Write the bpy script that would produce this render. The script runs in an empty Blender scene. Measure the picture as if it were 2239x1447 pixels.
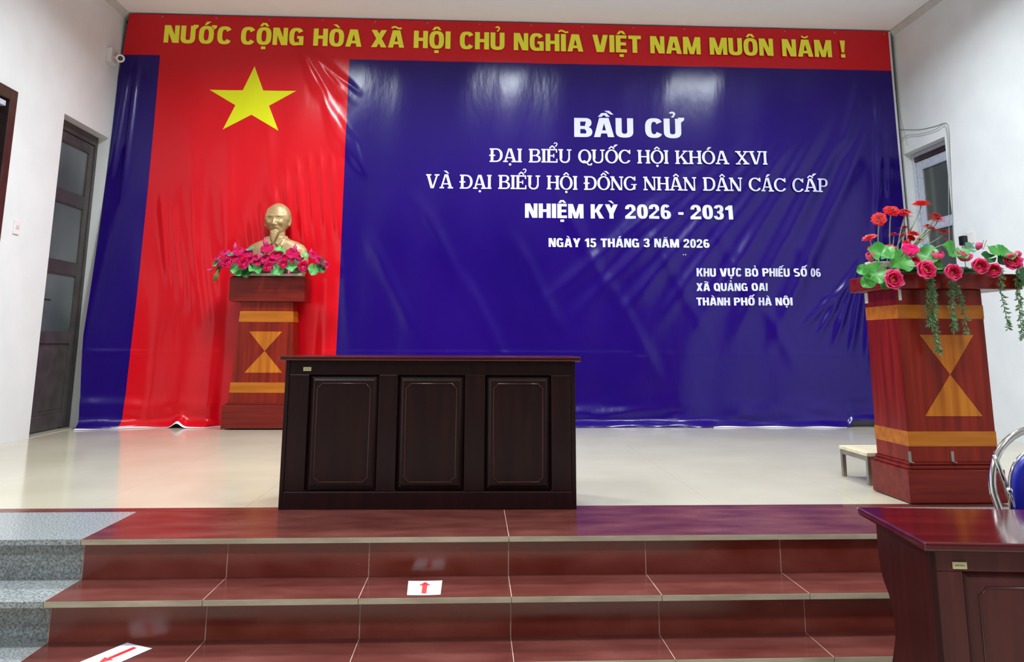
import bpy, bmesh, math, random, unicodedata
from mathutils import Vector, Matrix, noise
S = bpy.context.scene
COL = S.collection
PI = math.pi
rnd = random.Random(7)

# ------------------------------------------------------------------ camera
CAM_H, YAW, PITCH, ROLL, FPX, PPY = 0.81665, 0.047248, 0.179386, 0.004221, 1700.0, 443.055
def cam_axes():
    cy, sy, cp, sp = math.cos(YAW), math.sin(YAW), math.cos(PITCH), math.sin(PITCH)
    f = Vector((sy*cp, cy*cp, sp)); r = Vector((cy, -sy, 0)); u = r.cross(f)
    c, s = math.cos(ROLL), math.sin(ROLL)
    return c*r + s*u, -s*r + c*u, f
CR, CU, CF = cam_axes()
CO = Vector((0, 0, CAM_H))
cd = bpy.data.cameras.new('camera'); cam = bpy.data.objects.new('camera', cd); COL.objects.link(cam)
cam.matrix_world = Matrix(((CR.x, CU.x, -CF.x, 0), (CR.y, CU.y, -CF.y, 0), (CR.z, CU.z, -CF.z, CAM_H), (0, 0, 0, 1)))
cd.sensor_fit = 'HORIZONTAL'; cd.sensor_width = 36; cd.lens = FPX/2239*36
cd.shift_y = -(723.5 - PPY)/2239; cd.clip_start = 0.05
S.camera = cam
def ray(px, py): return CF + CR*((px-1119.5)/FPX) - CU*((py-PPY)/FPX)
def at(px, py, Y):
    d = ray(px, py); return CO + d*(Y/d.y)
def atx(px, py, X):
    d = ray(px, py); return CO + d*(X/d.x)
def atz(px, py, Z):
    d = ray(px, py); return CO + d*((Z-CAM_H)/d.z)

# ------------------------------------------------------------------ light
S.view_settings.view_transform = 'Standard'; S.view_settings.look = 'None'
S.view_settings.gamma = 1.0; S.view_settings.use_curve_mapping = False
S.view_settings.exposure = 0.13
w = bpy.data.worlds.new('world'); S.world = w; w.use_nodes = True
bg = w.node_tree.nodes['Background']; bg.inputs[0].default_value = (.75, .82, .95, 1); bg.inputs[1].default_value = .05
CEIL = 4.32
def lamp(x, y, power, size=.6, spread=150, color=(.86, .955, 1.0), z=CEIL-.022, sy=None):
    d = bpy.data.lights.new('ceiling_lamp', 'AREA'); d.shape = 'RECTANGLE'; d.size = size; d.size_y = sy or size
    d.energy = power; d.color = color; d.spread = math.radians(spread)
    o = bpy.data.objects.new('ceiling_lamp', d); COL.objects.link(o); o.location = (x, y, z)
    return o
STAGE_LAMPS = [(-1.72, 6.05), (.46, 6.12), (2.95, 6.12)]
HALL_LAMPS = [(-1.9, 2.9), (1.9, 2.9), (-1.9, .2), (1.9, .2)]  # out of view; the rear pair is added fill for risers and fronts
for x, y in STAGE_LAMPS: lamp(x, y, 92 if x < 2 else 76, spread=153)
for x, y in HALL_LAMPS: lamp(x, y, 84 if y > 1 else 60, spread=142)

# ------------------------------------------------------------------ materials
def lin(c):
    return tuple((v/255/12.92 if v/255 <= .04045 else ((v/255+.055)/1.055)**2.4) for v in c)
MATS = {}
def mat(name, c1, c2=None, rough=.5, metal=0.0, scale=(8, 8, 8), detail=4.0, bump=0.0, bscale=None, coat=0.0, lo=.35, hi=.65,
        spec=.5, trans=0.0, sheen=0.0, coord='Object', emit=None, rvar=0.0, croughness=.05):
    m = bpy.data.materials.new(name); m.use_nodes = True; MATS[name] = m
    nt = m.node_tree; N = nt.nodes; L = nt.links; b = N['Principled BSDF']
    b.inputs['Roughness'].default_value = rough; b.inputs['Metallic'].default_value = metal
    b.inputs['Specular IOR Level'].default_value = spec
    b.inputs['Coat Weight'].default_value = coat; b.inputs['Coat Roughness'].default_value = croughness
    b.inputs['Transmission Weight'].default_value = trans
    tc = N.new('ShaderNodeTexCoord'); mp = N.new('ShaderNodeMapping'); L.new(tc.outputs[coord], mp.inputs[0])
    mp.inputs['Scale'].default_value = scale
    nz = N.new('ShaderNodeTexNoise'); L.new(mp.outputs[0], nz.inputs['Vector']); nz.inputs['Scale'].default_value = 1; nz.inputs['Detail'].default_value = detail
    cr = N.new('ShaderNodeValToRGB'); L.new(nz.outputs['Fac'], cr.inputs[0])
    c2 = c2 or c1
    cr.color_ramp.elements[0].position = lo; cr.color_ramp.elements[1].position = hi
    cr.color_ramp.elements[0].color = (*lin(c1), 1); cr.color_ramp.elements[1].color = (*lin(c2), 1)
    L.new(cr.outputs[0], b.inputs['Base Color'])
    if rvar:
        mr = N.new('ShaderNodeMapRange'); L.new(nz.outputs['Fac'], mr.inputs[0])
        mr.inputs[1].default_value = .3; mr.inputs[2].default_value = .7
        mr.inputs[3].default_value = max(0, rough-rvar); mr.inputs[4].default_value = rough+rvar
        L.new(mr.outputs[0], b.inputs['Roughness'])
    if bump:
        src = nz
        if bscale:
            mp2 = N.new('ShaderNodeMapping'); L.new(tc.outputs[coord], mp2.inputs[0]); mp2.inputs['Scale'].default_value = bscale
            src = N.new('ShaderNodeTexNoise'); L.new(mp2.outputs[0], src.inputs['Vector']); src.inputs['Scale'].default_value = 1; src.inputs['Detail'].default_value = 3
        bp = N.new('ShaderNodeBump'); bp.inputs['Strength'].default_value = bump; bp.inputs['Distance'].default_value = .01
        L.new(src.outputs['Fac'], bp.inputs['Height']); L.new(bp.outputs[0], b.inputs['Normal'])
    if emit:
        b.inputs['Emission Color'].default_value = (*lin(emit[0]), 1); b.inputs['Emission Strength'].default_value = emit[1]
    return m
def vinyl(name, c1, c2, rough=.21):
    return mat(name, c1, c2, rough=rough, spec=.36, scale=(1.2, 1.2, .7), bump=.32, bscale=(8, 8, 2.6), detail=3)
def thin(m, w=.4):
    """cloth-like petals let some light through"""
    nt = m.node_tree; N = nt.nodes; L = nt.links; b = N['Principled BSDF']; o = N['Material Output']
    t = N.new('ShaderNodeBsdfTranslucent'); x = N.new('ShaderNodeMixShader'); x.inputs[0].default_value = w
    L.new(b.inputs['Base Color'].links[0].from_socket, t.inputs[0]); L.new(b.outputs[0], x.inputs[1]); L.new(t.outputs[0], x.inputs[2]); L.new(x.outputs[0], o.inputs[0])
WALL = mat('wall_paint', (222, 224, 225), (228, 230, 231), rough=.7, scale=(3, 3, 3), bump=.05, bscale=(60, 60, 60))
CEILM = mat('ceiling_paint', (248, 246, 247), (250, 248, 249), rough=.75)
TRIMG = mat('cornice_grey', (196, 193, 188), (204, 201, 196), rough=.7)
FLOOR = mat('cream_tile', (190, 181, 158), (196, 187, 166), rough=.14, scale=(1.6, 1.6, 1.6), detail=6, rvar=.015)
GROUT = mat('tile_grout', (186, 158, 142), (202, 174, 158), rough=.8)
HALLF = mat('hall_tile', (190, 180, 165), (205, 196, 180), rough=.25)
REDT = mat('red_granite_tile', (86, 40, 36), (112, 60, 54), rough=.2, scale=(3.2, 9, 3.2), detail=9, lo=.3, hi=.72, rvar=.09)
REDR = mat('red_riser_tile', (116, 44, 34), (142, 70, 60), rough=.22, scale=(4, 4, 7), detail=9, lo=.3, hi=.72, rvar=.09)
EDGE = mat('raw_tile_edge', (158, 145, 122), (178, 166, 144), rough=.7, scale=(6, 6, 30))
def granite():
    m = mat('grey_granite', (104, 106, 104), (166, 170, 172), rough=.25, scale=(130, 130, 130), detail=5, lo=.36, hi=.64)
    return m
GRAN = granite()
VRED = vinyl('red_vinyl', (206, 8, 24), (212, 14, 30))
VBLU = vinyl('blue_vinyl', (26, 1, 100), (32, 2, 108))
VYEL = vinyl('yellow_print', (218, 218, 18), (226, 226, 30))
VYEL2 = vinyl('ochre_print', (246, 240, 60), (250, 244, 66))
VWHT = vinyl('pale_print', (214, 214, 252), (222, 222, 255))
VBACK = mat('vinyl_back', (226, 222, 228), (236, 232, 238), rough=.5)
def wood(name, c1, c2, rough=.25, axis='z', coat=0.0, k=1.0, spec=.28):
    s = {'z': (26*k, 26*k, 1.6*k), 'x': (1.6*k, 26*k, 26*k), 'y': (26*k, 1.6*k, 26*k)}[axis]
    return mat(name, c1, c2, rough=rough, scale=s, detail=5, coat=coat, spec=spec)
WRED = wood('mahogany_vertical', (104, 16, 4), (136, 32, 12), .3)
WREDX = wood('mahogany_horizontal', (96, 17, 11), (122, 31, 20), .3, 'x')
WORG = wood('oak_inlay_vertical', (168, 88, 12), (196, 116, 30), .3)
WORGX = wood('oak_inlay_horizontal', (160, 86, 16), (186, 108, 26), .3, 'x')
WDRK = wood('dark_walnut', (26, 9, 10), (36, 14, 15), .30, 'z', spec=.3)
WDRKT = wood('dark_walnut_top', (54, 12, 15), (70, 18, 20), .12, 'x', spec=.6)
BEAD = mat('lit_bead', (64, 32, 31), (74, 38, 37), rough=.18)  # glossy, and lighter than the wood so the bead looks lit
WSIDE = wood('shaded_walnut', (44, 10, 11), (58, 16, 16), .4, 'z', spec=.2)  # darker copy of the near desk's wood, side shade painted in
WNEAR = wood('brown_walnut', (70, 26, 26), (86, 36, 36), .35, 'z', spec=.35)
WNEART = wood('brown_walnut_top', (60, 6, 14), (78, 14, 22), .12, 'x', spec=.6)
PINE = wood('pale_wood', (206, 190, 160), (224, 212, 184), .45, 'x')
STEEL = mat('grey_steel', (150, 148, 142), (170, 168, 160), rough=.35, metal=.9)
CHROME = mat('chrome', (205, 205, 205), (220, 220, 220), rough=.1, metal=1)
ALU = mat('dark_aluminium', (62, 56, 56), (74, 68, 68), rough=.4, metal=.0)
BROWNF = mat('dark_brown_frame', (48, 34, 34), (60, 44, 42), rough=.3)
ALUW = mat('filmed_aluminium', (172, 176, 196), (196, 200, 214), rough=.35, scale=(30, 30, 30))
FROST = mat('frosted_glass', (70, 78, 78), (104, 112, 112), rough=.3, scale=(1.5, 1.5, 1.2), detail=1, spec=.6)
GLASSG = mat('grey_glass', (74, 80, 76), (88, 94, 90), rough=.12, scale=(2, 2, 1), spec=.6)
BLACKP = mat('black_plastic', (22, 22, 24), (30, 30, 32), rough=.4)
WHITEP = mat('white_plastic', (222, 216, 214), (230, 224, 222), rough=.4)
PINKP = mat('off_white_switch', (232, 222, 222), (238, 230, 230), rough=.4)
SWK = mat('switch_rocker', (214, 196, 196), (220, 204, 204), rough=.4)
PAPER = mat('white_paper', (232, 234, 244), (238, 240, 248), rough=.6)
ARROW = mat('red_ink', (222, 36, 40), (230, 46, 48), rough=.6)
TAGM = mat('brass_tag', (196, 184, 140), (212, 200, 158), rough=.35)
TAGI = mat('tag_ink', (96, 84, 50), (110, 96, 60), rough=.5)
LENS = mat('dark_lens', (60, 56, 48), (70, 66, 58), rough=.15)
BRONZE = mat('bronze_gilt', (166, 134, 90), (186, 156, 112), rough=.40, metal=.2, scale=(12, 12, 12))
LPINK = mat('lotus_pink', (250, 50, 150), (252, 80, 168), rough=.55, scale=(20, 20, 20))
LPINKD = mat('lotus_pink_inner', (240, 66, 132), (246, 90, 150), rough=.55, scale=(20, 20, 20))
LPALE = mat('lotus_pale_pink', (246, 104, 156), (250, 130, 176), rough=.55, scale=(20, 20, 20))
BUDP = mat('bud_pink', (240, 70, 160), (248, 110, 180), rough=.55, scale=(20, 20, 20))
LYEL = mat('lotus_heart', (222, 170, 80), (236, 190, 100), rough=.6, scale=(60, 60, 60))
LEAFG = mat('leaf_green', (58, 140, 54), (92, 172, 78), rough=.4, scale=(14, 14, 14), bump=.3)
LEAFD = mat('leaf_deep_green', (30, 92, 44), (58, 120, 66), rough=.4, scale=(14, 14, 14), bump=.3)
LEAFB = mat('leaf_blue_green', (84, 146, 110), (110, 170, 134), rough=.4, scale=(14, 14, 14), bump=.3)
LEAFL = mat('leaf_light_green', (70, 176, 84), (118, 212, 122), rough=.45, scale=(14, 14, 14), bump=.3)
VINE = mat('vine_green', (70, 112, 66), (124, 158, 112), rough=.5, scale=(40, 40, 40))
GRED = mat('gerbera_red', (214, 14, 16), (230, 30, 28), rough=.5, scale=(30, 30, 30))
GDARK = mat('gerbera_heart', (70, 22, 12), (96, 60, 20), rough=.7, scale=(90, 90, 90))
for q in (LPINK, LPINKD, LPALE, BUDP, GRED): thin(q, .45)
for q in (LEAFG, LEAFD, LEAFB, LEAFL, VINE): thin(q, .25)
STEMG = mat('stem_green', (128, 156, 116), (160, 182, 144), rough=.5)
TWIG = mat('brown_sprig', (112, 104, 48), (140, 120, 60), rough=.6)
CERAM = mat('grey_ceramic', (168, 158, 146), (186, 176, 164), rough=.4)
PLASB = mat('blue_plastic', (22, 24, 140), (30, 32, 152), rough=.35)
CABLE = mat('grey_cable', (150, 156, 150), (164, 170, 164), rough=.5)

# ------------------------------------------------------------------ helpers
class MB:
    def __init__(s): s.v = []; s.f = []; s.m = []
    def add(s, vs, fs, mi=0):
        o = len(s.v); s.v += [tuple(v) for v in vs]
        for f in fs: s.f.append([i+o for i in f]); s.m.append(mi)
        return s
    def box(s, a, b, mi=0):
        (x0, y0, z0), (x1, y1, z1) = a, b
        return s.add([(x0,y0,z0),(x1,y0,z0),(x1,y1,z0),(x0,y1,z0),(x0,y0,z1),(x1,y0,z1),(x1,y1,z1),(x0,y1,z1)],
                     [(0,3,2,1),(4,5,6,7),(0,1,5,4),(1,2,6,5),(2,3,7,6),(3,0,4,7)], mi)
    def frustum(s, a, b, mi=0):     # a,b = (x0,y0,x1,y1,z)
        v = [(a[0],a[1],a[4]),(a[2],a[1],a[4]),(a[2],a[3],a[4]),(a[0],a[3],a[4]),(b[0],b[1],b[4]),(b[2],b[1],b[4]),(b[2],b[3],b[4]),(b[0],b[3],b[4])]
        return s.add(v, [(0,3,2,1),(4,5,6,7),(0,1,5,4),(1,2,6,5),(2,3,7,6),(3,0,4,7)], mi)
    def tube(s, pts, r, n=10, mi=0, caps=True, r2=None):
        pts = [Vector(p) for p in pts]; k = len(pts); rings = []
        up = None
        for i, p in enumerate(pts):
            t = (pts[min(i+1, k-1)] - pts[max(i-1, 0)]).normalized()
            if up is None:
                up = t.cross(Vector((0, 0, 1)));
                if up.length < .01: up = t.cross(Vector((1, 0, 0)))
            a = (up - t*up.dot(t)).normalized(); up = a; b = t.cross(a)
            rr = r if r2 is None else r + (r2-r)*i/(k-1)
            rings.append([p + (a*math.cos(2*PI*j/n) + b*math.sin(2*PI*j/n))*rr for j in range(n)])
        vs = [q for g in rings for q in g]
        fs = [(i*n+j, i*n+(j+1) % n, (i+1)*n+(j+1) % n, (i+1)*n+j) for i in range(k-1) for j in range(n)]
        if caps: fs += [tuple(range(n))[::-1], tuple((k-1)*n+j for j in range(n))]
        return s.add(vs, fs, mi)
    def lathe(s, prof, c=(0, 0, 0), n=24, mi=0):
        vs = [(c[0]+r*math.cos(2*PI*j/n), c[1]+r*math.sin(2*PI*j/n), c[2]+z) for r, z in prof for j in range(n)]
        k = len(prof)
        fs = [(i*n+j, i*n+(j+1) % n, (i+1)*n+(j+1) % n, (i+1)*n+j) for i in range(k-1) for j in range(n)]
        fs += [tuple(range(n))[::-1], tuple((k-1)*n+j for j in range(n))]
        return s.add(vs, fs, mi)
    def ball(s, c, r, mi=0, n=12, sc=(1, 1, 1)):
        prof = [(max(1e-4, math.sin(PI*i/n)), -math.cos(PI*i/n)) for i in range(n+1)]
        m = MB().lathe(prof, n=2*n)
        return s.add([(c[0]+v[0]*r*sc[0], c[1]+v[1]*r*sc[1], c[2]+v[2]*r*sc[2]) for v in m.v], m.f, mi)
    def prism(s, poly, a0, a1, axis='y', mi=0):   # polygon in the two other axes, extruded along axis
        n = len(poly)
        def P(p, a): return {'y': (p[0], a, p[1]), 'x': (a, p[0], p[1]), 'z': (p[0], p[1], a)}[axis]
        vs = [P(p, a0) for p in poly] + [P(p, a1) for p in poly]
        fs = [tuple(range(n)), tuple(range(2*n-1, n-1, -1))] + [(i, n+i, n+(i+1) % n, (i+1) % n) for i in range(n)]
        return s.add(vs, fs, mi)
    def grid(s, fn, nu, nv, mi=0):
        vs = [fn(i/nu, j/nv) for i in range(nu+1) for j in range(nv+1)]
        fs = [(i*(nv+1)+j, (i+1)*(nv+1)+j, (i+1)*(nv+1)+j+1, i*(nv+1)+j+1) for i in range(nu) for j in range(nv)]
        return s.add(vs, fs, mi)
    def mesh(s, name, mats, smooth=False, fix=True):
        me = bpy.data.meshes.new(name); me.from_pydata(s.v, [], s.f)
        for m in (mats if isinstance(mats, (list, tuple)) else [mats]): me.materials.append(m)
        me.polygons.foreach_set('material_index', s.m)
        if fix:
            bm = bmesh.new(); bm.from_mesh(me); bmesh.ops.recalc_face_normals(bm, faces=bm.faces); bm.to_mesh(me); bm.free()
        if smooth: me.polygons.foreach_set('use_smooth', [True]*len(me.polygons))
        me.update(); return me
    def build(s, name, mats, parent=None, smooth=False, bevel=0, loc=None, rot=None, fix=True, segs=2):
        o = bpy.data.objects.new(name, s.mesh(name, mats, smooth, fix)); COL.objects.link(o)
        if parent: o.parent = parent
        if loc: o.location = loc
        if rot: o.rotation_euler = rot
        if bevel:
            b = o.modifiers.new('bevel', 'BEVEL'); b.width = bevel; b.segments = segs; b.limit_method = 'ANGLE'; b.angle_limit = math.radians(40)
            b.harden_normals = False
        return o
def tag(o, label=None, cat=None, group=None, kind=None):
    if label: o['label'] = label
    if cat: o['category'] = cat
    if group: o['group'] = group
    if kind: o['kind'] = kind
    return o
def thing(name, label, cat, loc=(0, 0, 0), rz=0, group=None):
    o = bpy.data.objects.new(name, None); COL.objects.link(o); o.empty_display_size = .1
    o.location = loc; o.rotation_euler = (0, 0, rz)
    return tag(o, label, cat, group)
def struct(o): o['kind'] = 'structure'; return o
def put(name, me, parent, M):
    o = bpy.data.objects.new(name, me); COL.objects.link(o); o.parent = parent; o.matrix_local = M; return o
def sm(a, b, x):
    t = min(1, max(0, (x-a)/(b-a))); return t*t*(3-2*t)
def gs(x, s): return math.exp(-(x/s)**2)

# ------------------------------------------------------------------ room shell
XL, XR, YB, YW, YF = -3.82, 4.70, 8.08, 8.40, -13.0      # walls, banner plane, back wall, wall behind the viewer
HZ = -.498                                               # hall floor, three risers below the stage
def wall_side(name, x0, x1, openings):
    m = MB(); y = YF
    for a, b, z in openings:
        m.box((x0, y, HZ), (x1, a, CEIL)); m.box((x0, a, z), (x1, b, CEIL)); m.box((x0, a, HZ), (x1, b, 0)); y = b
    m.box((x0, y, HZ), (x1, YW, CEIL))
    return struct(m.build(name, WALL))
D1 = (7.14, 8.03, 2.90); D2 = (5.30, 6.36, 2.85); D3 = (7.36, 8.12, 2.885)
wall_side('wall_left', XL-.2, XL, [D2, D1])
wall_side('wall_right', XR, XR+.2, [D3])
struct(MB().box((XL-.2, YW, HZ), (XR+.2, YW+.2, CEIL)).build('wall_back', WALL))
struct(MB().box((XL-.2, YF-.2, HZ), (XR+.2, YF, CEIL)).build('wall_front', WALL))
struct(MB().box((XL-.2, YF-.2, CEIL), (XR+.2, YW+.2, CEIL+.12)).build('ceiling', CEILM))
struct(MB().box((XL-.2, YF-.2, HZ-.1), (XR+.2, YW+.2, HZ)).build('floor', HALLF))
for nm, a in (('trim_1', (XL, XL+.05)), ('trim_2', (XR-.05, XR))):
    x0, x1 = a
    pr = [(x0, CEIL), (x1, CEIL), (x1 if nm == 'trim_1' else x0, CEIL-.012), (x0 if nm == 'trim_1' else x1, CEIL-.06)]
    struct(MB().prism(pr, YF, YW, 'y').build(nm, TRIMG))
struct(MB().box((XL, YW-.2, 0), (XR, YW, .07)).build('baseboard_back', PAPER))

# stage floor: cream tiles, then the red front border
EDGE_Y = 4.187; BORD_Y = 4.10; N1, R1, N2, R2, N3, R3 = 3.5506, 3.588, 3.295, 3.358, 3.104, 3.165
X0 = .1607; GL, GR = X0-1.8, X0+1.8; RS = .166
m = MB(); m.box((XL, EDGE_Y-.004, -.1), (XR, YW, -.002), 1)
ys = [EDGE_Y + .8*i for i in range(6)] + [YW]
xs = [XL] + [GL-1.2+.8*i+.1 for i in range(11) if XL+.05 < GL-1.2+.8*i+.1 < XR] + [XR]
for i in range(len(xs)-1):
    for j in range(len(ys)-1):
        m.box((xs[i]+.0006, ys[j]+.0006, -.02), (xs[i+1]-.0006, ys[j+1]-.0006, 0), 0)
for xa, xb, (da, db, _) in ((XL-.195, XL, D1), (XL-.195, XL, D2), (XR, XR+.195, D3)): m.box((xa, da+.001, -.01), (xb, db-.001, .004), 0)
struct(m.build('floor_stage', [FLOOR, FLOOR]))
# steps
def stage_step(z, nose, back, riser, zlow, cuts, cutsR):
    """tread slabs (red in the middle, grey granite at both ends) with a raw tile edge, and the riser below"""
    t = .022
    m = MB(); m.box((XL, nose+.004, z-t+.002), (XR, back, z-.0009), 2)
    seg = [XL, GL] + cuts + [GR, XR]
    for i in range(len(seg)-1):
        a, b = seg[i], seg[i+1]; g = 1 if (b <= GL+.01 or a >= GR-.01) else 0
        m.box((a+.0015, nose+.0015, z-t), (b-.0015, back, z), g)
        m.box((a+.0015, nose, z-t), (b-.0015, nose+.0015, z-.001), 1 if g else 3)
    root = struct(m.build('stage_step', [REDT, GRAN, GROUT, EDGE]))
    n = MB(); n.box((XL, riser+.0009, zlow), (XR, riser+.12, z-.03), 2)
    seg = [XL, GL] + cutsR + [GR, XR]
    for i in range(len(seg)-1):
        a, b = seg[i], seg[i+1]; g = 1 if (b <= GL+.01 or a >= GR-.01) else 0
        n.box((a+.002, riser, zlow), (b-.002, riser+.012, z-t-.001), g)
    n.build('riser', [REDR, GRAN, GROUT], root)
    return root
CUT = [X0+.6*k for k in (-2, -1, 0, 1, 2)]
s1 = stage_step(0, N1, BORD_Y-.003, R1, -RS, [X0], CUT)
m = MB(); m.box((XL, BORD_Y, -.05), (XR, EDGE_Y-.004, 0), 0)
m.build('border_strip', [REDT], s1)
stage_step(-RS, N2, R1+.012, R2, -2*RS, CUT, CUT)
stage_step(-2*RS, N3, R2+.012, R3, HZ, CUT, CUT)

# ------------------------------------------------------------------ doors
def door_leaf(name, X, sgn, y0, y1, ztop, rails, mats, fw=.06, header=.05, depth=.05):
    """frame in a wall at plane X; rails = [(z, h)] with frosted panes between, sgn=+1 faces +x"""
    fm, gm, hm = mats
    xa, xb = (X-depth, X) if sgn > 0 else (X, X+depth)
    f = MB(); f.box((xa, y0, .0), (xb, y0+.05, ztop)); f.box((xa, y1-.05, 0), (xb, y1, ztop)); f.box((xa, y0+.05, ztop-.045), (xb, y1-.05, ztop))
    root = struct(f.build(name, fm, bevel=.004))
    h = MB(); h.box((xa+.01*sgn, y0+.05, ztop-.045-header), (xb+.004*sgn, y1-.05, ztop-.045)); h.build('header', hm, root, bevel=.003)
    zt = ztop-.045-header
    a, b = y0+.055, y1-.055
    xl = (xa+.008, xb-.008)
    l = MB()
    l.box((xl[0], a, .01), (xl[1], a+.09, zt-.004)); l.box((xl[0], b-.09, .01), (xl[1], b, zt-.004))
    zs = [(zt-.004-.09, .09)] + rails
    for z, hh in zs: l.box((xl[0], a+.09, z), (xl[1], b-.09, z+hh))
    leaf = l.build('door_leaf', fm, root, bevel=.004)
    xm = (xl[0]+xl[1])/2
    for i in range(len(zs)-1):
        zt_, zb_ = zs[i][0], zs[i+1][0]+zs[i+1][1]
        last = i == len(zs)-2
        p = MB(); p.box((xm-.004, a+.088, zb_-.002), (xm+.004, b-.088, zt_+.002))
        if last:
            xo = xm+.008*sgn
            p.box((min(xm, xo), a+.12, zb_+.04), (max(xm, xo), b-.12, zt_-.04))
            p.build('lower_panel', fm, leaf, bevel=.004)
        else:
            p.build('pane', gm, leaf)
            bd = MB(); xo = xm+.016*sgn; lo_, hi_ = min(xm, xo), max(xm, xo)
            bd.box((lo_, a+.09, zb_), (hi_, a+.1, zt_)); bd.box((lo_, b-.1, zb_), (hi_, b-.09, zt_))
            bd.box((lo_, a+.1, zb_), (hi_, b-.1, zb_+.01)); bd.box((lo_, a+.1, zt_-.01), (hi_, b-.1, zt_))
            bd.build('glazing_bead', fm, leaf)
    return root, leaf
d1, leaf1 = door_leaf('door_1', XL-.10, 1, D1[0]+.004, D1[1]-.004, D1[2]-.004, [(2.13, .11), (1.46, .11), (.80, .10), (.02, .13)], (ALU, FROST, ALU))
hd = MB(); hd.box((XL-.10, D1[0]+.075, 1.13), (XL-.085, D1[0]+.10, 1.25)); hd.box((XL-.085, D1[0]+.08, 1.185), (XL-.05, D1[0]+.095, 1.20)); hd.box((XL-.055, D1[0]+.08, 1.185), (XL-.045, D1[0]+.2, 1.20))
hd.build('handle', BLACKP, leaf1, bevel=.003)
d3, leaf3 = door_leaf('door_2', XR+.09, -1, D3[0]+.004, D3[1]-.004, D3[2]-.004, [(2.02, .09), (1.36, .09), (.72, .1), (.02, .13)], (ALUW, GLASSG, BROWNF), header=.05)
# brown frame of the nearer left door, standing proud of the wall
f = MB(); y0, y1, zt = D2
f.box((XL-.12, y1-.10, 0), (XL+.03, y1-.002, zt-.002)); f.box((XL-.12, y0+.002, 0), (XL+.03, y0+.10, zt-.002)); f.box((XL-.12, y0+.10, zt-.10), (XL+.03, y1-.10, zt-.002))
d2 = struct(f.build('door_3', BROWNF, bevel=.006))
MB().box((XL-.09, y0+.1, 0.01), (XL-.05, y1-.1, zt-.1)).build('door_leaf', BROWNF, d2, bevel=.004)
MB().box((XL-.05, y0+.12, zt-.16), (XL+.012, y1-.12, zt-.115)).build('frame_reflection', ALUW, d2, bevel=.006)  # pale strip added in place of the white reflection on the frame top

# ------------------------------------------------------------------ banner
BT = 4.303
KB = YB/8.043
XA, XB_ = -3.379*KB, -1.381*KB          # red flag stripe
ZR = CAM_H+(3.8235-CAM_H)*KB             # bottom of the red top band
BXL0, BXR = -3.755, 4.625
RIDGES = []   # (x0,z0,x1,z1,width,amp)
for i in range(9):    # pull folds fanning down from the heading, right of the star
    t = i/8
    RIDGES.append((-1.95+.22*t+.05*math.sin(i*3), 3.98-.10*t, -1.74+.46*t, 3.50-.10*t+.10*math.sin(i*5), .032+.012*(i % 2), .005+.003*((i*7) % 3)))
for i in range(16):    # loose vertical puckers down the red stripe
    x = -3.25+.115*i; q = math.sin(i*12.9)*.5+.5
    RIDGES.append((x, 2.75-.9*q, x+.10+.10*q, 1.9-1.0*q, .03+.02*q, .006+.004*(1-q)))
for i in range(8):
    RIDGES.append((-1.65+.05*i, 3.45-.07*i, -1.52+.05*i, 2.9-.05*i, .035, .006))
RIDGES += [(-3.62, 3.75, -3.64, 2.3, .03, .016), (-3.71, 3.7, -3.77, 2.5, .03, .016), (4.43, 3.6, 4.36, 2.5, .03, .014), (4.44, 3.0, 4.32, 2.2, .025, .012), (4.53, 3.3, 4.48, 2.4, .03, .014),
           (4.25, 3.7, 4.0, 2.9, .06, .010)]
for i in range(7):
    RIDGES.append((4.35-.30*i, 3.25-.08*i, 3.1-.40*i, .85+.06*i, .085, .016-.001*i))
for i in range(7):
    x = -3.0+.24*i+.1*math.sin(i*2.3)
    RIDGES.append((x, 2.9-.3*math.sin(i*1.7), x+.18, 1.2+.3*math.sin(i*2.9), .07, .008))
for i in range(6):
    RIDGES.append((4.38-.09*i, 2.2-.15*i, 4.22-.16*i, .5+.1*i, .035, .012))
for i in range(10):
    x = -1.1+.5*i; z = 1.9+.5*math.sin(i*2.1)
    RIDGES.append((x, z, x+.5, z-1.0, .07, .006))
def surf_y(x, z):
    y = YB
    a = sm(-3.15, -3.85, x)
    y -= a*.20*(1-sm(0, 4.0, z))**1.4
    y -= .05*(1-sm(0, 1.6, z))
    fade = sm(4.3, 3.6, z)
    y += .006*math.sin(x*5.1+.8*z)*fade*(.4+.6*sm(3.5, .5, z)) + .0035*math.sin(x*11.3-1.7*z)*fade
    for x0, z0, x1, z1, wd, am in RIDGES:
        if min(z0, z1)-.5 < z < max(z0, z1)+.5 and min(x0, x1)-.35 < x < max(x0, x1)+.35:
            dx, dz = x1-x0, z1-z0; l2 = dx*dx+dz*dz
            t = ((x-x0)*dx+(z-z0)*dz)/l2
            d = abs((x-x0)*dz-(z-z0)*dx)/math.sqrt(l2)
            e = sm(-.15, .25, t)*sm(1.15, .7, t)
            if e > 0: y -= 1.7*am*e*gs(d, wd)
    y -= .004*gs(z-.72, .018)                            # crease across the cloth
    b = 1-sm(.02, .34, z)
    if b > 0:
        n = noise.noise(Vector((x*1.6, z*6, 3.1)))
        y -= b*(.03+.034*n+.018*noise.noise(Vector((x*4, z*11, 8.4))))
    y -= (1-sm(.0, .075, z))*(.055+.03*noise.noise(Vector((x*3.1, .2, 1.7))))
    y += .004*noise.noise(Vector((x*1.7, z*1.1, .5)))
    k = sm(-2.62, -2.5, x)*sm(-1.5, -1.62, x)*sm(1.9, 1.5, z)
    if k: y += k*(max(y, YB+.005)-y)
    return y
def left_x(z): return max(-3.812, BXL0-.13*math.sin(PI*(z+.2)/(BT+.2))+.04*(1-z/BT))
m = MB()
def line(a, b, n): return [a+(b-a)*i/n for i in range(n)]
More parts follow.
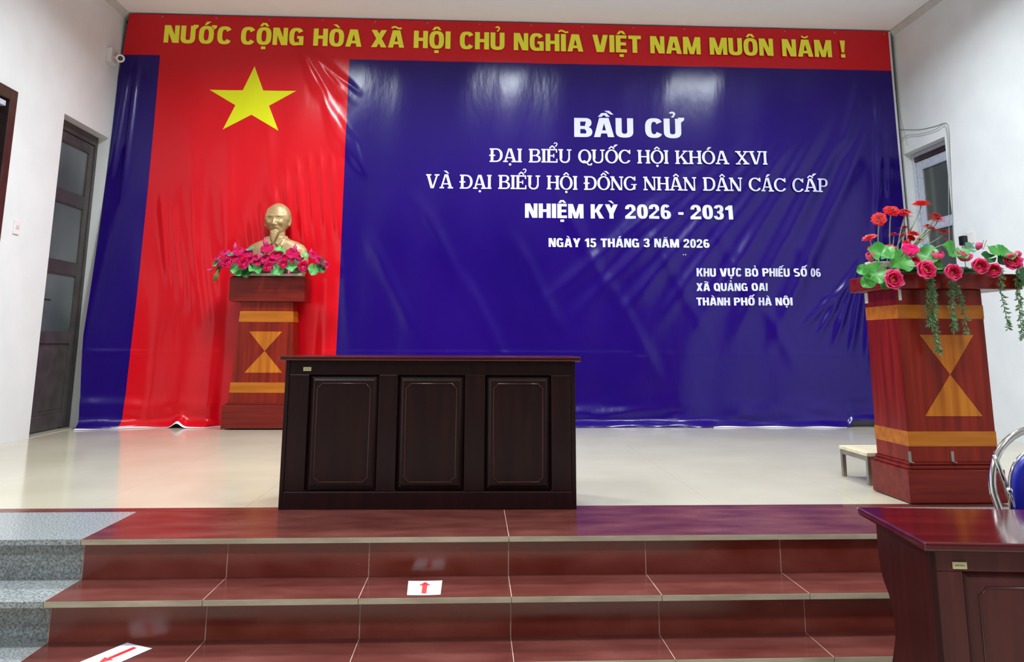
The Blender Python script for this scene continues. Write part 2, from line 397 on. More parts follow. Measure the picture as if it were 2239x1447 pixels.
us = line(0, XA-BXL0, 34)+line(XA-BXL0, XB_-BXL0, 136)+line(XB_-BXL0, BXR-BXL0, 330)+[BXR-BXL0]
zs = line(.005, .40, 34)+line(.40, ZR, 170)+line(ZR, BT, 24)+[BT]
def bx(u, z):
    if u < XA-BXL0: return XA + (u-(XA-BXL0))*(XA-left_x(z))/(XA-BXL0)
    return BXL0+u
def bot(x): return .14 if False else 0
nz = len(zs)
for u in us:
    for z in zs:
        x = bx(u, z)
        lift = .06*sm(3.78, 3.86, x)*(1-sm(.0, .5, z))    # the right end hangs short of the floor
        tent = .055*gs(x+2.86, .05)*(1-sm(0, .2, z))
        m.v.append((x, surf_y(x, z), z+lift+tent))
for i in range(len(us)-1):
    um = (us[i]+us[i+1])/2
    for j in range(nz-1):
        zm = (zs[j]+zs[j+1])/2
        red = zm > ZR or XA-BXL0 < um < XB_-BXL0
        m.f.append([i*nz+j, (i+1)*nz+j, (i+1)*nz+j+1, i*nz+j+1]); m.m.append(0 if red else 1)
banner = thing('banner', 'huge glossy red and blue vinyl banner with star and lettering hung across the back wall', 'banner', (0, YB, 0))
cloth = m.build('printed_cloth', [VRED, VBLU], None, smooth=True, fix=False)
def adopt(o, p):
    bpy.context.view_layer.update() if False else None
    o.parent = p; o.matrix_parent_inverse = Matrix.Translation(-Vector(p.location)); return o
adopt(cloth, banner)
# white reverse showing at the hems
h = MB()
for (x0, x1, c) in ((-3.74, -3.34, 0), (-3.34, -2.4, 0), (2.4, 3.75, 0)):
    n = 40
    top = []; lo = []
    for i in range(n+1):
        x = x0+(x1-x0)*i/n
        tent = .055*gs(x+2.86, .05)
        yy = surf_y(x, 0)-.004-.006*math.sin(x*9)
        top.append((x, yy, .010+tent+.004*math.sin(x*13))); lo.append((x, yy-.016-.008*math.sin(x*7+1), .003+tent*.78))
    h.add(top+lo, [(i, i+1, n+2+i, n+1+i) for i in range(n)])
adopt(h.build('white_hem', VBACK, smooth=True), banner)
# white side hem on the right edge
h = MB(); n = 60
h.add([(BXR+dx, surf_y(BXR, BT*i/n)+.004+dx*.3, max(.09, BT*i/n)) for i in range(n+1) for dx in (-.002, .032)], [(2*i, 2*i+1, 2*i+3, 2*i+2) for i in range(n)])
adopt(h.build('white_hem', VBACK, smooth=True), banner)
g = MB()
for i in range(15):
    x = BXL0+.35+i*.57; g.ball((x, surf_y(x, BT-.03)-.002, BT-.03), .009, n=5)
adopt(g.build('eyelet', STEEL, smooth=True), banner)

# ---- printed shapes: polygons in (x, z), cut fine and laid on the cloth
def lay(name, polys, mt, off=.0028):
    bm = bmesh.new()
    for k, poly in enumerate(polys):
        vs = [bm.verts.new((p[0], -k*4e-5, p[1])) for p in poly]
        try: bm.faces.new(vs)
        except ValueError: pass
    xs_ = [v.co.x for v in bm.verts]; zs_ = [v.co.z for v in bm.verts]
    st = .03
    for ax, lo_, hi_ in ((0, min(xs_), max(xs_)), (2, min(zs_), max(zs_))):
        for i in range(1, int((hi_-lo_)/st)+1):
            co = [0, 0, 0]; no = [0, 0, 0]; co[ax] = lo_+i*st; no[ax] = 1
            bmesh.ops.bisect_plane(bm, geom=bm.verts[:]+bm.edges[:]+bm.faces[:], plane_co=co, plane_no=no)
    for v in bm.verts: v.co.y = surf_y(v.co.x, v.co.z)-off+v.co.y
    for f in bm.faces:
        f.normal_update()
        if f.normal.y > 0: f.normal_flip()
        f.smooth = True
    me = bpy.data.meshes.new(name); bm.to_mesh(me); bm.free(); me.materials.append(mt)
    o = bpy.data.objects.new(name, me); COL.objects.link(o); adopt(o, banner); return o
tips = [at(*p, YB) for p in ((557, 145), (648, 199), (609, 286), (487, 283), (458, 196))]
tips = [(t.x, t.z) for t in tips]
cxs, czs = sum(t[0] for t in tips)/5, sum(t[1] for t in tips)/5
inn = []
for i in range(5):
    a, b = tips[i], tips[(i+1) % 5]; mx, mz = (a[0]+b[0])/2-cxs, (a[1]+b[1])/2-czs
    inn.append((cxs+mx*.382/.809, czs+mz*.382/.809))
sp = []
for i in range(5):
    sp += [[(cxs, czs), inn[i-1], tips[i]], [(cxs, czs), tips[i], inn[i]]]
lay('star', sp, VYEL)

# ---- letter shapes drawn from bars and bowls
def R_(a, b, c, d): return [(a, b), (c, b), (c, d), (a, d)]
def band(cx, cy, rx, ry, tx, ty, a0, a1, n=2.0, k=14):
    out = []
    def pt(a, rx_, ry_):
        c, s = math.cos(a), math.sin(a); e = 2/n
        return (cx+rx_*math.copysign(abs(c)**e, c), cy+ry_*math.copysign(abs(s)**e, s))
    for i in range(k):
        t0, t1 = math.radians(a0+(a1-a0)*i/k), math.radians(a0+(a1-a0)*(i+1)/k)
        out.append([pt(t0, rx, ry), pt(t1, rx, ry), pt(t1, rx-tx, ry-ty), pt(t0, rx-tx, ry-ty)])
    return out
def stroke(p, q, w): # slanted bar with horizontal ends of width w
    return [(p[0]-w/2, p[1]), (p[0]+w/2, p[1]), (q[0]+w/2, q[1]), (q[0]-w/2, q[1])]
def rib(pts, w):
    out = []
    for i in range(len(pts)-1):
        a, b = Vector(pts[i]), Vector(pts[i+1]); d = (b-a).normalized(); nn = Vector((-d.y, d.x))*w/2; e = d*w*.12
        out.append([tuple(a-nn-e), tuple(b-nn+e), tuple(b+nn+e), tuple(a+nn-e)])
    return out
def gothic(c):
    s, h = .245, .185
    if c == 'A': return [stroke((.13, 0), (.345, 1), .25), stroke((.69, 0), (.475, 1), .25), R_(.2, .19, .62, .35)], .82
    if c in 'BPRD':
        o = [R_(0, 0, s, 1)]
        if c == 'B': return o+[R_(s, 1-h, .44, 1), R_(s, .42, .44, .58), R_(s, 0, .44, h)]+band(.44, .75, .26, .25, .235, .17, -90, 90, 2.3)+band(.44, .27, .29, .27, .24, .175, -90, 90, 2.3), .73
        if c == 'P': return o+[R_(s, 1-h, .42, 1), R_(s, .38, .42, .55)]+band(.42, .69, .29, .31, .24, .18, -90, 90, 2.4), .71
        if c == 'D': return o+[R_(s, 1-h, .38, 1), R_(s, 0, .38, h)]+band(.38, .5, .34, .5, .245, h, -90, 90, 2.6), .72
    if c == 'Đ': g, w_ = gothic('D'); return g+[R_(-.09, .42, .36, .57)], w_
    if c == 'C': return band(.36, .5, .36, .515, .245, .19, 32, 328, 2.7, 26), .70
    if c == 'G': return band(.36, .5, .36, .515, .245, .19, 32, 300, 2.7, 24)+[R_(.40, .39, .72, .54), R_(.5, .0, .72, .42)], .74
    if c == 'E': return [R_(0, 0, s, 1), R_(s, 1-h, .56, 1), R_(s, .41, .53, .59), R_(s, 0, .57, h)], .58
    if c == 'H': return [R_(0, 0, s, 1), R_(.47, 0, .715, 1), R_(s, .41, .47, .6)], .715
    if c == 'I': return [R_(0, 0, s+.01, 1)], s+.01
    if c == 'K': return [R_(0, 0, s, 1), stroke((.30, .42), (.62, 1), .27), [(.26, .62), (.42, .70), (.79, 0), (.50, 0)]], .78
    if c == 'M': return [R_(0, 0, .225, 1), R_(.69, 0, .915, 1), stroke((.455, 0), (.18, 1), .21), stroke((.46, 0), (.735, 1), .21)], .915
    if c == 'N': return [R_(0, 0, .225, 1), R_(.515, 0, .74, 1), stroke((.56, 0), (.18, 1), .25)], .74
    if c in 'OQ':
        o = band(.37, .5, .37, .515, .25, .19, 0, 360, 2.7, 34)
        if c == 'Q': o += [[(.36, .22), (.50, .30), (.78, -.06), (.58, -.06)]]
        return o, .74
    if c == 'S': return band(.33, .725, .33, .29, .235, .175, 30, 270, 2.4, 18)+band(.33, .275, .34, .29, .24, .175, -150, 90, 2.4, 18), .67
    if c == 'T': return [R_(0, 1-.2, .66, 1), R_(.33-s/2, 0, .33+s/2, .8)], .66
    if c == 'U': return [R_(0, .3, s, 1), R_(.47, .3, .715, 1)]+band(.3575, .32, .3575, .335, .245, .2, 180, 360, 2.6, 18), .715
    if c == 'V': return [stroke((.345, 0), (.13, 1), .26), stroke((.455, 0), (.67, 1), .26)], .8
    if c == 'X': return [stroke((.14, 0), (.64, 1), .28), stroke((.64, 0), (.14, 1), .28)], .78
    if c == 'Y': return [stroke((.39, .36), (.14, 1), .27), stroke((.39, .36), (.64, 1), .27), R_(.265, 0, .515, .42)], .78
    if c == '0': return band(.31, .5, .31, .51, .235, .17, 0, 360, 2.6, 30), .62
    if c == '1': return [R_(.2, 0, .44, 1), [(.0, .68), (.2, .68), (.2, .98), (.0, .82)]], .48
    if c == '2': return band(.31, .68, .31, .33, .23, .17, -18, 180, 2.4, 18)+[[(.0, .18), (.24, .18), (.61, .62), (.38, .56)], R_(0, 0, .62, .19)], .64
    if c == '3': return band(.3, .735, .3, .275, .225, .16, -80, 175, 2.4, 18)+band(.3, .27, .32, .28, .235, .165, -175, 80, 2.4, 18)+[R_(.2, .43, .36, .58)], .64
    if c == '5': return [R_(.06, .83, .58, 1), R_(.06, .5, .25, .85)]+band(.29, .32, .33, .335, .235, .165, -170, 120, 2.4, 20), .64
    if c == '6': return band(.31, .5, .31, .51, .235, .17, 45, 270, 2.6, 22)+band(.31, .3, .31, .31, .235, .155, -90, 130, 2.4, 20), .63
    if c == '-': return [R_(0, .3, .32, .48)], .32
    if c == '!': return [[(.05, .3), (.19, .3), (.26, 1), (-.02, 1)], R_(.01, 0, .23, .2)], .24
    return [], .3
def slab(c):
    s, h, f = .175, .10, .095     # stem, thin stroke, foot thickness
    def foot(x0, x1, z): return R_(x0, z, x1, z+f)
    if c == 'A': return [stroke((.14, f), (.38, 1), .11), stroke((.72, f), (.46, 1), .18), R_(.2, .28, .66, .36), foot(0, .3, 0), foot(.54, .9, 0)], .9
    if c == 'B': return [R_(.07, f, .07+s, 1-f), foot(0, .48, 0), foot(0, .46, 1-f), R_(.2, .47, .46, .55)]+band(.46, .755, .26, .245, .15, .085, -90, 90, 2.2)+band(.48, .265, .30, .265, .155, .085, -90, 90, 2.2), .8
    if c in 'DĐ':
        o = [R_(.07, f, .07+s, 1-f), foot(0, .40, 0), foot(0, .40, 1-f)]+band(.40, .5, .44, .5, .16, f, -90, 90, 2.2, 18)
        if c == 'Đ': o.append(R_(-.03, .44, .36, .53))
        return o, .86
    if c == 'P': return [R_(.07, f, .07+s, 1-f), foot(0, .36, 0), foot(0, .45, 1-f), R_(.2, .40, .45, .48)]+band(.45, .70, .28, .30, .155, .085, -90, 90, 2.2), .76
    if c == 'E': return [R_(.07, f, .07+s, 1-f), foot(0, .72, 0), foot(0, .70, 1-f), R_(.2, .46, .48, .54), R_(.64, f, .72, .28), R_(.62, .74, .70, 1-f), R_(.44, .36, .51, .64)], .76
    if c == 'H': return [R_(.07, f, .07+s, 1-f), R_(.62, f, .62+s, 1-f), foot(0, .3, 0), foot(0, .3, 1-f), foot(.55, .85, 0), foot(.55, .85, 1-f), R_(.2, .46, .64, .545)], .86
    if c == 'I': return [R_(.07, f, .07+s, 1-f), foot(0, .3, 0), foot(0, .3, 1-f)], .31
    if c == 'K': return [R_(.07, f, .07+s, 1-f), foot(0, .3, 0), foot(0, .3, 1-f), stroke((.25, .40), (.66, 1-f), .11), [(.34, .56), (.46, .64), (.80, f), (.60, f)], foot(.5, .88, 0), foot(.52, .84, 1-f)], .88
    if c == 'N': return [R_(.08, f, .17, 1-f), R_(.70, 0, .79, 1-f), stroke((.68, 0), (.16, 1-f), .2), foot(0, .27, 0), foot(0, .27, 1-f), foot(.6, .88, 1-f)], .88
    if c in 'OQ':
        o = band(.43, .5, .43, .515, .165, .09, 0, 360, 2.05, 34)
        if c == 'Q': o += rib([(.32, .12), (.42, .17), (.54, .06), (.68, -.12), (.84, -.13), (.88, -.02)], .09)
        return o, .86
    if c in 'CG':
        o = band(.43, .5, .43, .515, .165, .09, 38, 325, 2.05, 28)+[R_(.70, .70, .79, 1.0)]
        if c == 'G': return o+[R_(.64, .05, .78, .44), R_(.50, .38, .88, .45)], .88
        return o, .80
    if c == 'U': return [R_(.08, .3, .08+s, 1-f), R_(.66, .3, .76, 1-f), foot(0, .31, 1-f), foot(.56, .86, 1-f)]+band(.42, .33, .34, .345, .13, .1, 180, 360, 2.2, 18), .86
    if c == 'V': return [stroke((.40, 0), (.15, 1-f), .18), stroke((.46, 0), (.72, 1-f), .11), foot(0, .34, 1-f), foot(.56, .88, 1-f)], .88
    if c == 'X': return [stroke((.70, f), (.18, 1-f), .19), stroke((.17, f), (.69, 1-f), .11), foot(0, .32, 0), foot(.5, .88, 0), foot(0, .36, 1-f), foot(.54, .86, 1-f)], .88
    return [], .4
def marks(base, w, comb, st):
    g = st == 'g'; out = []; cx = w/2; t = .12 if g else .085
    z = 1.06; two = '\u0302' in comb and any(q in comb for q in '\u0300\u0301\u0309')
    if '\u0302' in comb:
        if g: out += [[(cx-.24, z), (cx-.10, z), (cx, z+.10), (cx, z+.2), (cx-.1, z+.2)], [(cx+.24, z), (cx+.10, z), (cx, z+.10), (cx, z+.2), (cx+.1, z+.2)]]
        else: out += rib([(cx-.17, z), (cx, z+.17)], .09)+rib([(cx, z+.17), (cx+.17, z)], .09)
    if '\u0306' in comb: out += band(cx, z+.18, .2, .17, .08, .09, 190, 350, 2, 10)
    if '\u0303' in comb: out += rib([(cx-.24+.048*i, z+.09+.05*math.sin(i*2*PI/10+PI*1.9)) for i in range(11)], .10)
    mx, mz = (cx+.22, z+.12) if two else (cx, z)
    if '\u0300' in comb: out += [[(mx+.06, mz), (mx+.17, mz), (mx+.0, mz+.2), (mx-.2, mz+.2)]]
    if '\u0301' in comb: out += [[(mx-.12, mz), (mx-.01, mz), (mx+.22, mz+.2), (mx+.0, mz+.2)]]
    if '\u0309' in comb: out += band(mx, mz+.19, .13, .12, t*.8, t*.75, -60, 170, 2, 10)+[[(mx-.05, mz), (mx+.05, mz), (mx+.10, mz+.1), (mx+.0, mz+.1)]]
    if '\u0323' in comb: out += [R_(cx-.11, -.26, cx+.11, -.10)] if g else band(cx, -.17, .085, .085, .084, .084, 0, 360, 2, 14)
    if '\u031b' in comb: out += [R_(w-.12, .93, w+.13, 1.06), [(w-.02, .78), (w+.13, .94), (w+.13, 1.0), (w-.04, .94)]]
    return out
def text_polys(s, st, gap, space):
    fn = gothic if st == 'g' else slab
    x = 0; out = []
    for ch in s:
        if ch == ' ': x += space; continue
        d = unicodedata.normalize('NFD', ch); b = d[0]
        gl, wd = fn(b)
        horn = '\u031b' in d
        for p in gl+marks(b, wd, d[1:], st): out.append([(q[0]+x, q[1]) for q in p])
        x += wd+gap+(.10 if horn else 0)
    return out, x-gap
def put_text(name, s, st, mt, p_lt, p_lb, p_rt, p_rb, gap=.075, space=.34):
    """px corners: left cap top, left baseline, right cap top, right baseline"""
    a, b, c, d = (at(*p, YB-.01) for p in (p_lb, p_lt, p_rb, p_rt))
    polys, wd = text_polys(s, st, gap, space)
    out = []
    for poly in polys:
        q = []
        for x, z in poly:
            t = x/wd; z0 = a.z+(c.z-a.z)*t; z1 = b.z+(d.z-b.z)*t
            q.append((a.x+(c.x-a.x)*t, z0+(z1-z0)*z))
        out.append(q)
    return lay(name, out, mt)
put_text('yellow_heading', 'NƯỚC CỘNG HÒA XÃ HỘI CHỦ NGHĨA VIỆT NAM MUÔN NĂM !', 'g', VYEL2, (357, 54.3), (357, 92.5), (1848, 89.5), (1848, 126.7), space=.40)
put_text('white_title', 'BẦU CỬ', 'g', VWHT, (1256, 257), (1256, 298.5), (1496, 259.5), (1496, 301.5), gap=.06, space=.42)
put_text('serif_lettering', 'ĐẠI BIỂU QUỐC HỘI KHÓA XVI', 's', VWHT, (1070.5, 323.8), (1070.5, 353.6), (1677, 331.5), (1677, 360.8), gap=.02, space=.42)
put_text('serif_lettering', 'VÀ ĐẠI BIỂU HỘI ĐỒNG NHÂN DÂN CÁC CẤP', 's', VWHT, (931, 380.2), (931, 411), (1810.5, 391.8), (1810.5, 420.6), gap=.02, space=.42)
put_text('bold_lettering', 'NHIỆM KỲ 2026 - 2031', 'g', VWHT, (1148, 444.4), (1148, 475.7), (1603.5, 449.4), (1603.5, 480.3), gap=.07, space=.36)
put_text('bold_lettering', 'NGÀY 15 THÁNG 3 NĂM 2026', 'g', VWHT, (1199.7, 520.3), (1199.7, 539.6), (1551, 523.3), (1551, 541.8), gap=.075, space=.38)
put_text('bold_lettering', 'KHU VỰC BỎ PHIẾU SỐ 06', 'g', VWHT, (1522.7, 586.3), (1522.7, 604.2), (1794.7, 587.3), (1794.7, 605), gap=.075, space=.38)
put_text('bold_lettering', 'XÃ QUẢNG OAI', 'g', VWHT, (1523, 618.8), (1523, 636), (1677.5, 619.3), (1677.5, 636), gap=.075, space=.38)
put_text('bold_lettering', 'THÀNH PHỐ HÀ NỘI', 'g', VWHT, (1523, 650.4), (1523, 667.6), (1730.6, 650.8), (1730.6, 667.8), gap=.075, space=.38)
dq = []
for px in (1493.5, 1498.5): a = at(px, 557, YB); dq.append(R_(a.x-.004, a.z-.004, a.x+.006, a.z+.006))
lay('stray_dots', dq, VWHT)
# pole that carries it, wall to wall
pl = MB().tube([(XL+.001, YB+.10, CEIL-.075), (XR-.001, YB+.10, CEIL-.075)], .016, 12)
tag(pl.build('banner_pole', STEEL, smooth=True), 'thin metal pole running wall to wall behind the top of the banner', 'pole')
# ------------------------------------------------------------------ lecterns
def hourglass(y, cx, top, mid, bot_, zt, zm, zb, mt, par, yfun):
    m = MB()
    m.add([(cx-top, yfun(zt), zt), (cx+top, yfun(zt), zt), (cx, yfun(zm), zm)], [(0, 1, 2)])
    m.add([(cx-bot_, yfun(zb), zb), (cx, yfun(zm), zm), (cx+bot_, yfun(zb), zb)], [(0, 1, 2)])
    o = m.build('hourglass_inlay', mt, par)
    s = o.modifiers.new('thick', 'SOLIDIFY'); s.thickness = .0024; s.offset = 0
    return o
# the one that carries the bust
LX, LY = -2.034, 7.765
lec = thing('lectern', 'red wood lectern behind the central desk, bronze bust on its top', 'lectern', (LX, LY, 0))
m = MB(); m.box((-.362, 0, .012), (.362, .27, .232)); m.box((-.335, .012, .232), (.335, .262, .246)); m.build('base', WREDX, lec, bevel=.005)
m = MB()
for x in (-.34, .34): m.lathe([(.018, 0), (.018, .013)], (x, .04, 0), 10)
for x in (-.34, .34): m.lathe([(.018, 0), (.018, .013)], (x, .23, 0), 10)
m.build('foot', WHITEP, lec)
def hw(z): return .312-(z-.246)/(1.215-.246)*.064      # half width, narrower at the top
def yf(z): return .020+(z-.246)/(1.215-.246)*.010
def body_slice(z0, z1, grow=0.0, par=None, nm='body', mt=None, bev=.003):
    m = MB(); m.frustum((-hw(z0)-grow, yf(z0)-grow, hw(z0)+grow, .252+grow, z0), (-hw(z1)-grow, yf(z1)-grow, hw(z1)+grow, .248+grow, z1))
    return m.build(nm, mt, par, bevel=bev)
body_slice(.246, 1.215, 0, lec, 'body', WRED)
def zpx(py, px=560, Y=LY+.02): return at(px, py, Y).z
body_slice(zpx(703.5), zpx(680), .0015, lec, 'inlay_band', WORGX, 0)
body_slice(zpx(858.5), zpx(836), .0015, lec, 'inlay_band', WORGX, 0)
zt, zm_, zb = zpx(724.5), zpx(767), zpx(814.6)
hourglass(0, .004, .160, 0, .180, zt, zm_, zb, WORG, lec, lambda z: yf(z)-.001)
m = MB(); m.box((-.366, -.005, 1.215), (.366, .262, 1.452)); m.box((-.350, .01, 1.452), (.350, .25, 1.462)); m.build('top_box', WREDX, lec, bevel=.004)
LTOP = 1.462
# the one on the right
PX, PY = 2.55, 4.166
pod = thing('lectern', 'red wood lectern at the right stage edge with pink lotuses and red gerberas on top', 'lectern', (PX, PY, 0))
def box3(nm, x0, x1, y0, y1, z0, z1, mt, bev=.004, par=pod):
    return MB().box((x0, y0, z0), (x1, y1, z1)).build(nm, mt, par, bevel=bev)
box3('base', -.262, .262, 0, .395, 0.004, .172, WREDX)
m = MB(); m.box((-.252, .010, .172), (.252, .385, .192)); m.box((-.244, .018, .192), (.244, .377, .208)); m.build('moulding', WREDX, pod, bevel=.006)
def hp(z): return .236
box3('body', -.236, .246, .022, .370, .208, 1.122, WRED)
for z0, z1 in ((at(2070, 696.6, PY).z, at(2070, 666.3, PY).z), (at(2090, 976.7, PY).z, at(2090, 944, PY).z)):
    box3('inlay_band', -.2375, .2475, .0205, .3715, z0, z1, WORGX, 0)
hourglass(0, at(2077.8, 819, PY+.02).x-PX, (2133-2010)/2/FPX*PY, 0, (2147-2018)/2/FPX*PY*1.0, at(2070, 732, PY+.02).z, at(2077, 819, PY+.02).z, at(2080, 909.8, PY+.02).z, WORG, pod, lambda z: .0212)
tl, tr = at(1941, 631, PY-.03), at(2236, 626, PY-.03)
m = MB()   # shallow tray with an apron all round, longer to the right
m.box((tl.x-PX, -.03, 1.122), (tr.x-PX, .40, 1.205))
m.build('tray', WREDX, pod, bevel=.004)
def bracket(x, y, z, d=1):
    m = MB(); m.box((x, y-.003, z), (x+.016, y, z+.055)); m.box((x, y-.028, z), (x+.016, y-.003, z+.004)); m.build('bracket', STEEL, pod, bevel=.001)
for px in (1995, 2089, 2182): bracket(at(px, 1010, PY).x-PX-.008, .022, .2085)
bx_ = -.225
MB().box((bx_, .018, 1.06), (bx_+.016, .0215, 1.12)).build('bracket', WHITEP, pod)
MB().box((-.240, .33, 1.06), (-.2365, .365, 1.12)).build('bracket', WHITEP, pod)
PTOP = 1.205

# ------------------------------------------------------------------ desks
def raised_panel(par, x0, x1, z0, z1, y, mt):
    """sunk field with a sloping border and a fine notched groove frame"""
    m = MB(); e = .030; d = .018
    o = [(x0, y+d, z0), (x1, y+d, z0), (x1, y+d, z1), (x0, y+d, z1)]
    i = [(x0+e, y+.001, z0+e), (x1-e, y+.001, z0+e), (x1-e, y+.001, z1-e), (x0+e, y+.001, z1-e)]
    b = [(x0, y+.03, z0), (x1, y+.03, z0), (x1, y+.03, z1), (x0, y+.03, z1)]
    m.add(o+i+b, [(0, 1, 5, 4), (1, 2, 6, 5), (2, 3, 7, 6), (3, 0, 4, 7), (4, 5, 6, 7), (0, 8, 9, 1), (1, 9, 10, 2), (2, 10, 11, 3), (3, 11, 8, 0), (8, 11, 10, 9)])
    p = m.build('panel', mt, par)
    a = e+.014; n = .022
    pts = [(x0+a+n, z0+a), (x1-a-n, z0+a), (x1-a-n*.6, z0+a+n*.6), (x1-a, z0+a+n), (x1-a, z1-a-n), (x1-a-n*.6, z1-a-n*.6), (x1-a-n, z1-a), (x0+a+n, z1-a), (x0+a+n*.6, z1-a-n*.6), (x0+a, z1-a-n), (x0+a, z0+a+n), (x0+a+n*.6, z0+a+n*.6), (x0+a+n, z0+a)]
    g = MB().tube([(x, y, z) for x, z in pts], .0028, 6)
    g.build('bead', BEAD, p, smooth=True)
def desk(label, loc, rz, w, dp, h, fronts, mt, mtop, sides='flat', over=.03, tagx=.1, zb=.085, zt=.645):
    d = thing('desk', label, 'desk', loc, rz)
    x0, x1 = -w/2, w/2
    m = MB(); m.box((x0-over, -.03, h-.026), (x1+over, dp+.02, h))
    m.build('desk_top', mtop, d, bevel=.008, segs=3)
    # front frame
    m = MB()
    m.box((x0+.02, 0, zt+.012), (x1-.02, .028, h-.026))
    fr = [0]+[v for ab in fronts for v in ab]+[1]
    for i in range(0, len(fr), 2):
        a, b = x0+.02+fr[i]*(w-.04), x0+.02+fr[i+1]*(w-.04); m.box((a, 0, zb), (b, .028, zt+.012))
    m.build('front_frame', mt, d, bevel=.003)
    m = MB(); m.box((x0+.02, -.006, .0), (x1-.02, .028, zb)); m.build('kick_rail', mt, d, bevel=.004)
    for a, b in fronts: raised_panel(d, x0+.02+a*(w-.04), x0+.02+b*(w-.04), zb, zt+.012, .004, mt)
    # side panels; the wavy ones are cut to an S along the rear edge
    for s, xa in ((0, x0), (1, x1-.02)):
        if sides == 'flat': prof = [(-.004, 0), (dp-.02, 0), (dp-.02, h-.026), (-.004, h-.026)]
        else:
            prof = [(-.004, 0)]; n = 24
            prof.append((sides(0), 0))
            for i in range(1, n+1): prof.append((sides(i/n), (h-.026)*i/n))
            prof.append((-.004, h-.026))
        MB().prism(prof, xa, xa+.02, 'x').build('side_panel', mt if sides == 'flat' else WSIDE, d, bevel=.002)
    t = MB(); t.box((x0+tagx-.020, -.004, h-.077), (x0+tagx+.020, .001, h-.058)); tg = t.build('name_tag', TAGM, d)
    return d, tg
dcx = (-.957+.531)/2
cdesk, tg1 = desk('dark walnut desk with three raised front panels in the middle of the stage edge', (-.219, 4.114, 0), -.0200, 1.488, .46, .752,
     [(.0700, .3170), (.3830, .6220), (.6930, .9280)], WDRK, WDRKT, tagx=.110)
NZ = .752; NT = -.098; NW = 1.54; NO = .02
fl_ = atz(2020.5, 1186, HZ+NZ); nc, ns = math.cos(NT), math.sin(NT)
NL = Vector((fl_.x-(nc*(-NW/2-NO)-ns*(-.03)), fl_.y-(ns*(-NW/2-NO)+nc*(-.03)), HZ))
nn_ = Vector((nc, ns, 0)); pp_ = NL+nn_*(-NW/2)
def side_hit(px, py):
    d = ray(px, py); t = (pp_-CO).dot(nn_)/d.dot(nn_); p = CO+d*t-NL
    return (-ns*p.x+nc*p.y, p.z)
SC = [side_hit(*q) for q in ((1950, 1445), (1955, 1418), (1957.5, 1385), (1954, 1345), (1945, 1305), (1932, 1270), (1923, 1235), (1919, 1200), (1917, 1172))]
print('side profile', [(round(a, 3), round(b, 3)) for a, b in SC])
SC = [(SC[0][0]+.05, 0), (SC[0][0]+.04, .1)]+SC
def scurve(t):
    z = t*(NZ-.026)
    for (ya, za), (yb, zb) in zip(SC, SC[1:]):
        if za <= z <= zb:
            u = (z-za)/(zb-za); return ya+(yb-ya)*(u*u*(3-2*u)*.4+u*.6)
    return SC[-1][0]
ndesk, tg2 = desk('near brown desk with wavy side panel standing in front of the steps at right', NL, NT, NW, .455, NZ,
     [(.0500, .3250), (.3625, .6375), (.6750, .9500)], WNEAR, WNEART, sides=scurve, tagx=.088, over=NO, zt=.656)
# lettering strip on the two small tags
for tg, x0 in ((tg1, -.744+.110), (tg2, -.77+.088)):
    m = MB()
    for i in range(7): m.box((x0-.014+i*.004, -.0046, .752-.0695+(.001 if i % 2 else 0)), (x0-.0115+i*.004, -.0038, .752-.0665+(.001 if i % 3 else 0)))
    m.build('tag_print', TAGI, tg)

# ------------------------------------------------------------------ papers with arrows
def arrow_paper(label, corners, z, a, flip=1, head=(.5, .1, .9)):
    """corners: four xy points, arrow points from side 3-2 towards side 0-1"""
    A, B, C_, D = [Vector((c[0], c[1])) for c in corners]
    def P(u, v, h): q = A+(B-A)*u; r = D+(C_-D)*u; p = q+(r-q)*v; return (p.x, p.y, z+h)
    n = 8
    m = MB()
    def f(u, v): return P(u, v, .0012+.004*abs(u-.5)**2)
    m.grid(f, n, n)
    root = tag(m.build('arrow_sheet', PAPER), label, 'paper sheet', 'arrow sheets on the steps')
    s = root.modifiers.new('thick', 'SOLIDIFY'); s.thickness = .0006; s.offset = 0
    pts = [(.5, .10), (.68, .34), (.575, .34), (.575, .90), (.425, .90), (.425, .34), (.32, .34)] if a == 0 else a
    k = MB(); vs = [P(u, v, .0022+.004*abs(u-.5)**2) for u, v in pts]
    k.add(vs, [(0, 1, 6), (2, 3, 4, 5)])
    q = k.build('arrow', ARROW, root); q['label'] = 'red arrow'
    return root
c = [atz(893, 1271, -RS), atz(967, 1270, -RS), atz(963, 1301, -RS), atz(890, 1302, -RS)]
arrow_paper('white sheet with a red arrow pointing up the stage on the middle step', c, -RS, 0)
c2 = [atz(180, 1447, -2*RS), atz(262, 1447, -2*RS), atz(330, 1418, -2*RS), atz(278, 1406, -2*RS)]
v = (c2[3]-c2[0]); v2 = (c2[2]-c2[1]); u_ = (c2[2]-c2[3]).normalized()
L_ = .205; dirv = ((v+v2)/2).normalized(); Wd = .135
p3 = c2[3]; p2 = p3+u_*Wd; p0 = p3-dirv*L_; p1 = p2-dirv*L_
arrow_paper('white sheet with a red arrow pointing down to the left on the lowest step', [p1, p0, p3, p2], -2*RS, 0)

